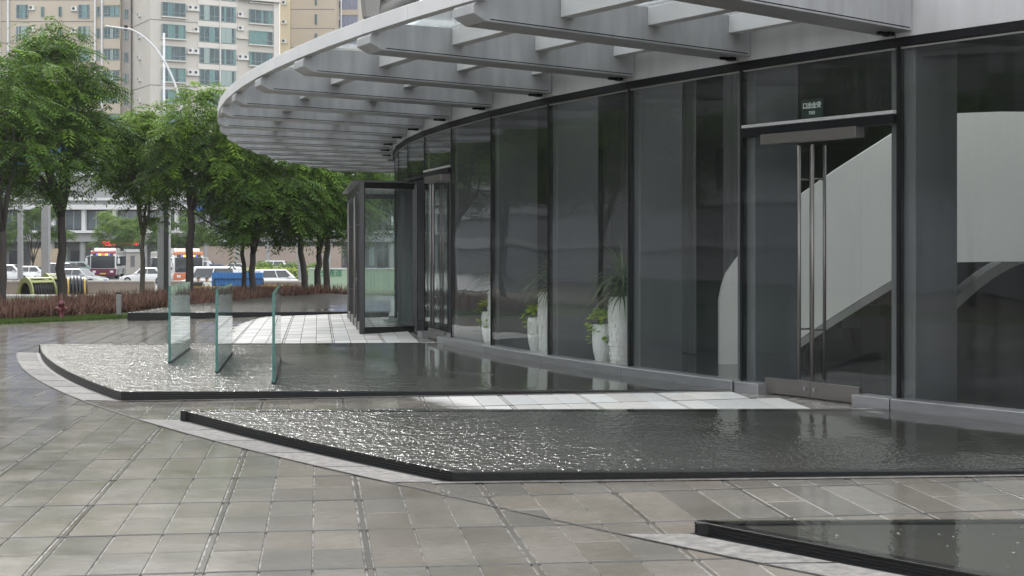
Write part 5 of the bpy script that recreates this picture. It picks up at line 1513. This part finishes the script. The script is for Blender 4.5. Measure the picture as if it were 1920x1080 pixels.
def ac(parent, M, ):
    o = put('air_conditioner', AC_ME, parent, M); put('fan', FAN_ME, o, Matrix.Identity(4))
def face_matrix(o, ex, z):      # local x along ex, y into the building
    ex = Vector((ex[0], ex[1], 0)).normalized(); ey = Vector((-ex.y, ex.x, 0))
    M = Matrix.Identity(4)
    for i in range(3): M[i][0] = ex[i]; M[i][1] = ey[i]; M[i][2] = (0, 0, 1)[i]
    M[0][3], M[1][3], M[2][3] = o[0], o[1], z
    return M
def tower(name, lab, o, ex, ln, dep, z1, m):
    t = thing(name, lab, 'building', (o[0], o[1], ZR)); 
    ex = Vector((ex[0], ex[1])).normalized(); t.rotation_euler = (0, 0, math.atan2(ex.y, ex.x))
    mb = MB(); mb.box(0, ln, 0, dep, 0, z1); mk('wall', mb, m, t)
    return t
T_ = Matrix.Translation
# cream block with bay windows
c2 = (px(282, 215), 215.0); e2 = (.866, .5)
b2 = tower('apartment_block', 'cream apartment block with teal bay windows and air conditioners', c2, e2, 19.65, 11.6, 62, M_B2)
for n in range(-7, 6):
    zb = 35.1 - ZR + 3.15 * n
    window(b2, T_((1.64, 0, zb)), 3.47, 2.05, 4, .35, True)
    window(b2, T_((7.28, 0, zb - .12)), 2.99, 2.25, 4, .14)
    window(b2, T_((10.5, 0, zb - .12)), 2.3, 2.25, 3, .14)
    window(b2, T_((14.85, 0, zb)), 3.65, 2.05, 4, .35, True)
    mb = MB(); mb.box(7.0, 13.0, -.10, 0, zb - .98, zb - .22); mk('spandrel', mb, M_B2S, b2)
    for s_ in (5.5, 6.35):
        if wr.random() < .72: ac(b2, T_((s_, 0, zb + 1.3)))
    mb = MB(); mb.box(5.3, 7.1, -.45, 0, zb + 1.08, zb + 1.2); mk('ac_shelf', mb, M_B2S, b2)
    for s_ in (13.1, 13.95):
        if wr.random() < .75: ac(b2, T_((s_, 0, zb + wr.choice((.9, .9, 2.0)))))
    mb = MB(); mb.box(13.0, 14.7, -.45, 0, zb + .68, zb + .8); mk('ac_shelf', mb, M_B2S, b2)
    Ms = T_((0, 5.5, zb + .5)) @ Matrix.Rotation(R_(-90), 4, 'Z')
    ac(b2, Ms)
    if n % 3 == 0:
        mb = MB(); mb.box(-.03, 7.0, -.03, 11.6, zb - .62, zb - .5); mk('string_course', mb, M_GROOVE, b2)
for s_ in (10.29, 18.7):
    mb = MB(); mb.box(s_, s_ + (.2 if s_ < 15 else .95), -.2, .0, 0, 62); mk('pier', mb, M_B2S, b2)
mb = MB(); mb.box(-.4, 5.4, -.5, 0, 38.9 - ZR, 39.5 - ZR); mk('cornice', mb, M_B2S, b2)
mb = MB(); mb.box(13.0, 19.6, -.9, 0, 38.4 - ZR, 38.95 - ZR); mk('canopy_slab', mb, M_B2S, b2)
# tan tower on the left
Y1 = 222.0
b1 = tower('tan_tower', 'tan tiled apartment tower with white downpipes behind the tallest tree', (px(-160, Y1), Y1), (1, 0), px(226, Y1) - px(-160, Y1), 14, 62, M_B1)
def lx(x): return px(x, Y1) - px(-160, Y1)
for n in range(-7, 6):
    zb = 35.76 - ZR + 3.21 * n
    for x0, x1, h_, nb in ((31, 53, 2.0, 2), (77, 83, 1.5, 1), (110, 116, 1.5, 1), (147, 168, 2.0, 2), (181.5, 187.5, 1.5, 1), (195, 224, 1.6, 4), (-60, -30, 1.8, 3)):
        window(b1, T_((lx(x0), 0, zb + (.2 if h_ < 1.9 else 0))), lx(x1) - lx(x0), h_, nb, .14)
    ac(b1, T_((lx(55), 0, zb + 1.25))); ac(b1, T_((lx(135), 0, zb + 1.1)))
    mb = MB(); mb.box(0, lx(176), -.05, 0, zb - .55, zb - .44); mk('string_course', mb, M_GROOVE, b1)
    mb = MB(); mb.box(lx(194.5), lx(226), -.25, 0, zb - 1.35, zb + .1); mk('balcony_front', mb, M_B1, b1)
for x in (0, 16, 179, 192):
    mb = MB(); mb.tube([(lx(x), -.25, 0), (lx(x), -.25, 62)], .16, 8); mk('downpipe', mb, M_LAMP, b1)
mb = MB(); mb.box(lx(226.2), lx(243), .6, 10, 0, 62); mk('link_wall', mb, mat('link_grey', (.36, .33, .30), .75), b1)
for n in range(-7, 6): window(b1, T_((lx(231), .6, 35.7 - ZR + 3.21 * n)), lx(239) - lx(231), 1.5, 2, .1)
# beige tower
Y3 = 246.0
b3 = tower('beige_tower', 'beige tiled apartment tower with slit windows behind the cream block', (px(526, Y3), Y3), (1, 0), px(628, Y3) - px(526, Y3), 14, 72, M_B3)
def l3(x): return px(x, Y3) - px(526, Y3)
mb = MB(); mb.box(-.05, l3(545), -.35, 0, 0, 72); mk('yellow_bay', mb, M_B3Y, b3)
for n in range(-8, 7):
    z = at(0, 54, Y3).z - ZR + 3.15 * n
    mb = MB(); mb.box(0, l3(628), -.04 if 0 else -.03, 0, z, z + .12); mk('string_course', mb, M_GROOVE, b3)
    mb = MB(); mb.box(l3(545.5), l3(546), -.2, 0, z, z + 3.0); mk('rib', mb, M_B3Y, b3)
    window(b3, T_((l3(590), 0, z + .7)), .42, 1.7, 1, .1)
    ac(b3, T_((l3(529), -.35, z + .8)))
# glazed tower
b4 = tower('glazed_tower', 'pale tower with purple-blue ribbon windows next to the steel brace', (px(627, 252), 252), (1, 0), px(700, 252) - px(627, 252), 14, 76, M_B2)
def l4(x): return px(x, 252) - px(627, 252)
M_PUR = mat('violet_glass', (.10, .11, .19), .1, var=.3, scale=1, spec=.8)
for n in range(-8, 7):
    z = at(0, 54, 252).z - ZR + 3.15 * n
    window(b4, T_((l4(631), 0, z + .3)), l4(638) - l4(631), 2.1, 1, .2); ac(b4, T_((l4(628), 0, z + 1.6)))
    for i in range(4):
        a, b = l4(641) + (l4(671) - l4(641)) * i / 4, l4(641) + (l4(671) - l4(641)) * (i + 1) / 4
        mb = MB(); mb.box(a + .03, b - .03, -.12, 0, z + .1, z + 2.2); mk('ribbon_pane', mb, M_PUR, b4)
    mb = MB(); mb.box(l4(640.5), l4(672), -.25, 0, z - .85, z + .05); mk('spandrel', mb, M_B3, b4)
mb = MB(); mb.tube([(l4(640), -.2, 0), (l4(640), -.2, 76)], .16, 8); mk('downpipe', mb, M_LAMP, b4)

# podium with white slabs across the street
M_PODC = mat('podium_white', (.66, .66, .65), .6, var=.05, scale=.3)
M_PODG = mat('podium_grey', (.34, .345, .34), .7, var=.08, scale=.3)
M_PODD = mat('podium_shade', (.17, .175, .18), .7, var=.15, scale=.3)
M_PODP = mat('podium_tan', (.36, .29, .24), .7, var=.1, scale=.3)
Yp = 180.0
xa, xb = px(-900, Yp), px(900, Yp)
pd = thing('podium_building', 'long low podium with white slab edges, columns and shopfronts across the road', 'building', (xa, Yp, ZR))
def lp(x): return px(x, Yp) - xa
def zp(y): return at(0, y, Yp).z - ZR
W_ = xb - xa
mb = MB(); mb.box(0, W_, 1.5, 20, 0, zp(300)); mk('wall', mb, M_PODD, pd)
for y0, y1, dp, m in ((437, 432, -1.2, M_PODC), (453, 438, -.6, M_PODG), (393, 384, -1.0, M_PODC), (376, 371, -.8, M_PODC), (384, 376, -.2, M_PODG), (330, 322, -.6, M_PODC), (372, 331, .8, M_PODG), (304, 296, -.3, M_PODC)):
    mb = MB(); mb.box(0, W_, dp, 1.49, zp(y0), zp(y1) - .003); mk('slab_edge', mb, m, pd)
for i, x in enumerate(range(-892, 900, 58)):
    xx = x + 2
    mb = MB(); mb.box(lp(xx), lp(xx + 7), -.3, .5, zp(432) + .002, zp(393) - .002); mk('column', mb, M_PODC, pd)
    mb = MB(); mb.box(lp(xx + 8), lp(xx + 56), .6, .75, zp(430), zp(396)); g = mk('shop_window', mb, mat('podium_glass', (.10, .125, .14), .12, var=.4, scale=.4, spec=.7), pd)
    for j in (1, 2):
        mb = MB(); q = lp(xx + 8) + (lp(xx + 56) - lp(xx + 8)) * j / 3; mb.box(q - .05, q + .05, .5, .62, zp(430), zp(396)); mk('glazing_bar', mb, M_PODG, g)
    mb = MB(); mb.tube([(lp(xx), .2, 0), (lp(xx), .2, zp(453) - .01)], .35, 12); mk('round_column', mb, M_PODG, pd)
    mb = MB(); mb.box(lp(xx + 14), lp(xx + 24), 1.38, 1.49, zp(498), zp(464)); mk('poster_case', mb, mat('poster_teal', (.28, .36, .35), .4), pd)
    mb = MB(); mb.box(lp(xx + 30), lp(xx + 50), 1.34, 1.49, zp(516), zp(470)); mk('shop_door', mb, M_CGL, pd)
mb = MB(); mb.box(lp(372), lp(640), -.1, 1.4, 0, zp(462)); mk('tan_plinth', mb, M_PODP, pd)
mb = MB(); mb.box(lp(60), lp(112), -.4, 1.4, 0, zp(466)); mk('tan_kiosk', mb, mat('kiosk_tan', (.45, .36, .25), .7), pd)
# red running text over the shop entrance
led = thing('led_sign', 'red glowing character strip over the shop entrance behind the maroon bus', 'sign', at(190, 457, Yp - .8))
M_LED = mat('led_red', (.95, .03, .03), .5, emit=.9)
mb = MB(); mb.box(-.4, px(264, Yp) - px(188, Yp), .02, .12, -.45, .45); mk('panel', mb, mat('led_black', (.02, .02, .025), .4), led)
me = text_mesh('祝全市', .62, M_LED, False, .005, .008); o = link('lettering', me, led); o.matrix_local = T_((.95, -.0, 0)) @ Matrix.Rotation(R_(90), 4, 'X')
for i in range(10):
    mb = MB(); xx = 2.2 + i * .24; s_ = wr.uniform(.03, .10); mb.box(xx, xx + s_ * 1.5, -.01, .01, wr.uniform(-.2, 0), wr.uniform(.0, .18)); mk('lit_segment', mb, M_LED, led)
# blue signboards
M_SB = mat('sign_blue', (.02, .13, .66), .4, var=.08)
M_SW = mat('sign_letters', (.75, .78, .82), .5)
def blue_sign(x0, x1, y0, y1, txt, lab, size=.0, Y=Yp - 1.6, tx=None):
    p0 = at(x0, y1, Y); t = thing('blue_signboard', lab, 'sign', p0, group='blue signboards on the podium')
    w_ = px(x1, Y) - px(x0, Y); h_ = (y1 - y0) * Y / F
    mb = MB(); mb.box(0, w_, 0, .25, 0, h_); mk('board', mb, M_SB, t)
    mb = MB(); mb.box(-.05, w_ + .05, -.03, .28, h_, h_ + .08); mk('frame_rail', mb, M_PODC, t)
    mb = MB(); mb.box(.3, .5, .2, 1.2, h_ * .3, h_ * .7); mb.box(w_ - .5, w_ - .3, .2, 1.2, h_ * .3, h_ * .7); mk('bracket', mb, M_PODG, t)
    if txt:
        me = text_mesh(txt, size, M_SW, False, .01, size * .015); o = link('lettering', me, t); o.matrix_local = T_(((px(tx, Y) - p0.x) if tx else w_ / 2, -.02, h_ / 2)) @ Matrix.Rotation(R_(90), 4, 'X')
blue_sign(-60, 34, 220, 262, None, 'high blue signboard on the podium above the long blue one')
blue_sign(14, 134, 274, 312, None, 'long blue signboard behind the crown of the tallest tree')
blue_sign(366, 480, 372, 397, '大', 'blue signboard behind the two trees of the blue hoarding', 1.2, tx=408)
blue_sign(612, 730, 356, 378, '华', 'blue signboard with a white character beside the top of the vestibule', 1.1, tx=658)
# gate pillar and rider in front of the podium
gp = thing('gate_pillar', 'pale stone gate pillar between the two buses', 'pillar', (px(250, 172), 172, ZR))
mb = MB(); mb.box(-.75, .75, -.3, .3, 0, 2.6); mk('shaft', mb, M_WALLC, gp); mb = MB(); mb.box(-.95, .95, -.45, .45, 2.6, 2.95); mk('capital', mb, M_PODC, gp)
mb = MB(); mb.box(-.25, .25, -.33, -.30, .9, 2.2); mk('niche', mb, M_PODD, gp)
# office block mirrored in the lobby glass
ob = thing('office_block', 'grey office block beyond the street trees, mirrored in the lobby glass', 'building', (-130, 20, ZR))
mb = MB(); mb.box(-30, 30, -40, 104, 0, 34); mk('wall', mb, mat('office_grey', (.24, .245, .25), .7, var=.1, scale=.1), ob)
for f_ in range(9):
    mb = MB(); mb.box(-30.4, 30.4, -40.4, 104.4, 3.2 + f_ * 3.6, 3.9 + f_ * 3.6); mk('floor_band', mb, mat('office_band', (.32, .32, .32), .7), ob)
b5 = thing('white_office_slab', 'white banded office slab left of the podium, mirrored in the lobby glass', 'building', (-118, 128, ZR))
mb = MB(); mb.box(-35, 30, 0, 18, 0, 40); mk('wall', mb, M_PODD, b5)
for f_ in range(11):
    mb = MB(); mb.box(-35.4, 30.4, -.4, 18.4, 3 + f_ * 3.4, 4.2 + f_ * 3.4); mk('floor_band', mb, mat('slab_band', (.30, .30, .30), .7), b5)

# ------------------------------------------------------------------ damp air over the whole place
mb = MB(); mb.box(-420, 420, -70, 420, -2.9, 90)
hz = mk('haze', mb, None); struct(hz, 'stuff')
m = bpy.data.materials.new('damp_air'); m.use_nodes = True; m.node_tree.nodes.clear()
out = m.node_tree.nodes.new('ShaderNodeOutputMaterial'); vp = m.node_tree.nodes.new('ShaderNodeVolumePrincipled')
vp.inputs['Color'].default_value = (.93, .95, .97, 1); vp.inputs['Density'].default_value = .0002; vp.inputs['Anisotropy'].default_value = .2
m.node_tree.links.new(vp.outputs[0], out.inputs['Volume'])
hz.data.materials.append(m)
SC.cycles.volume_bounces = 1
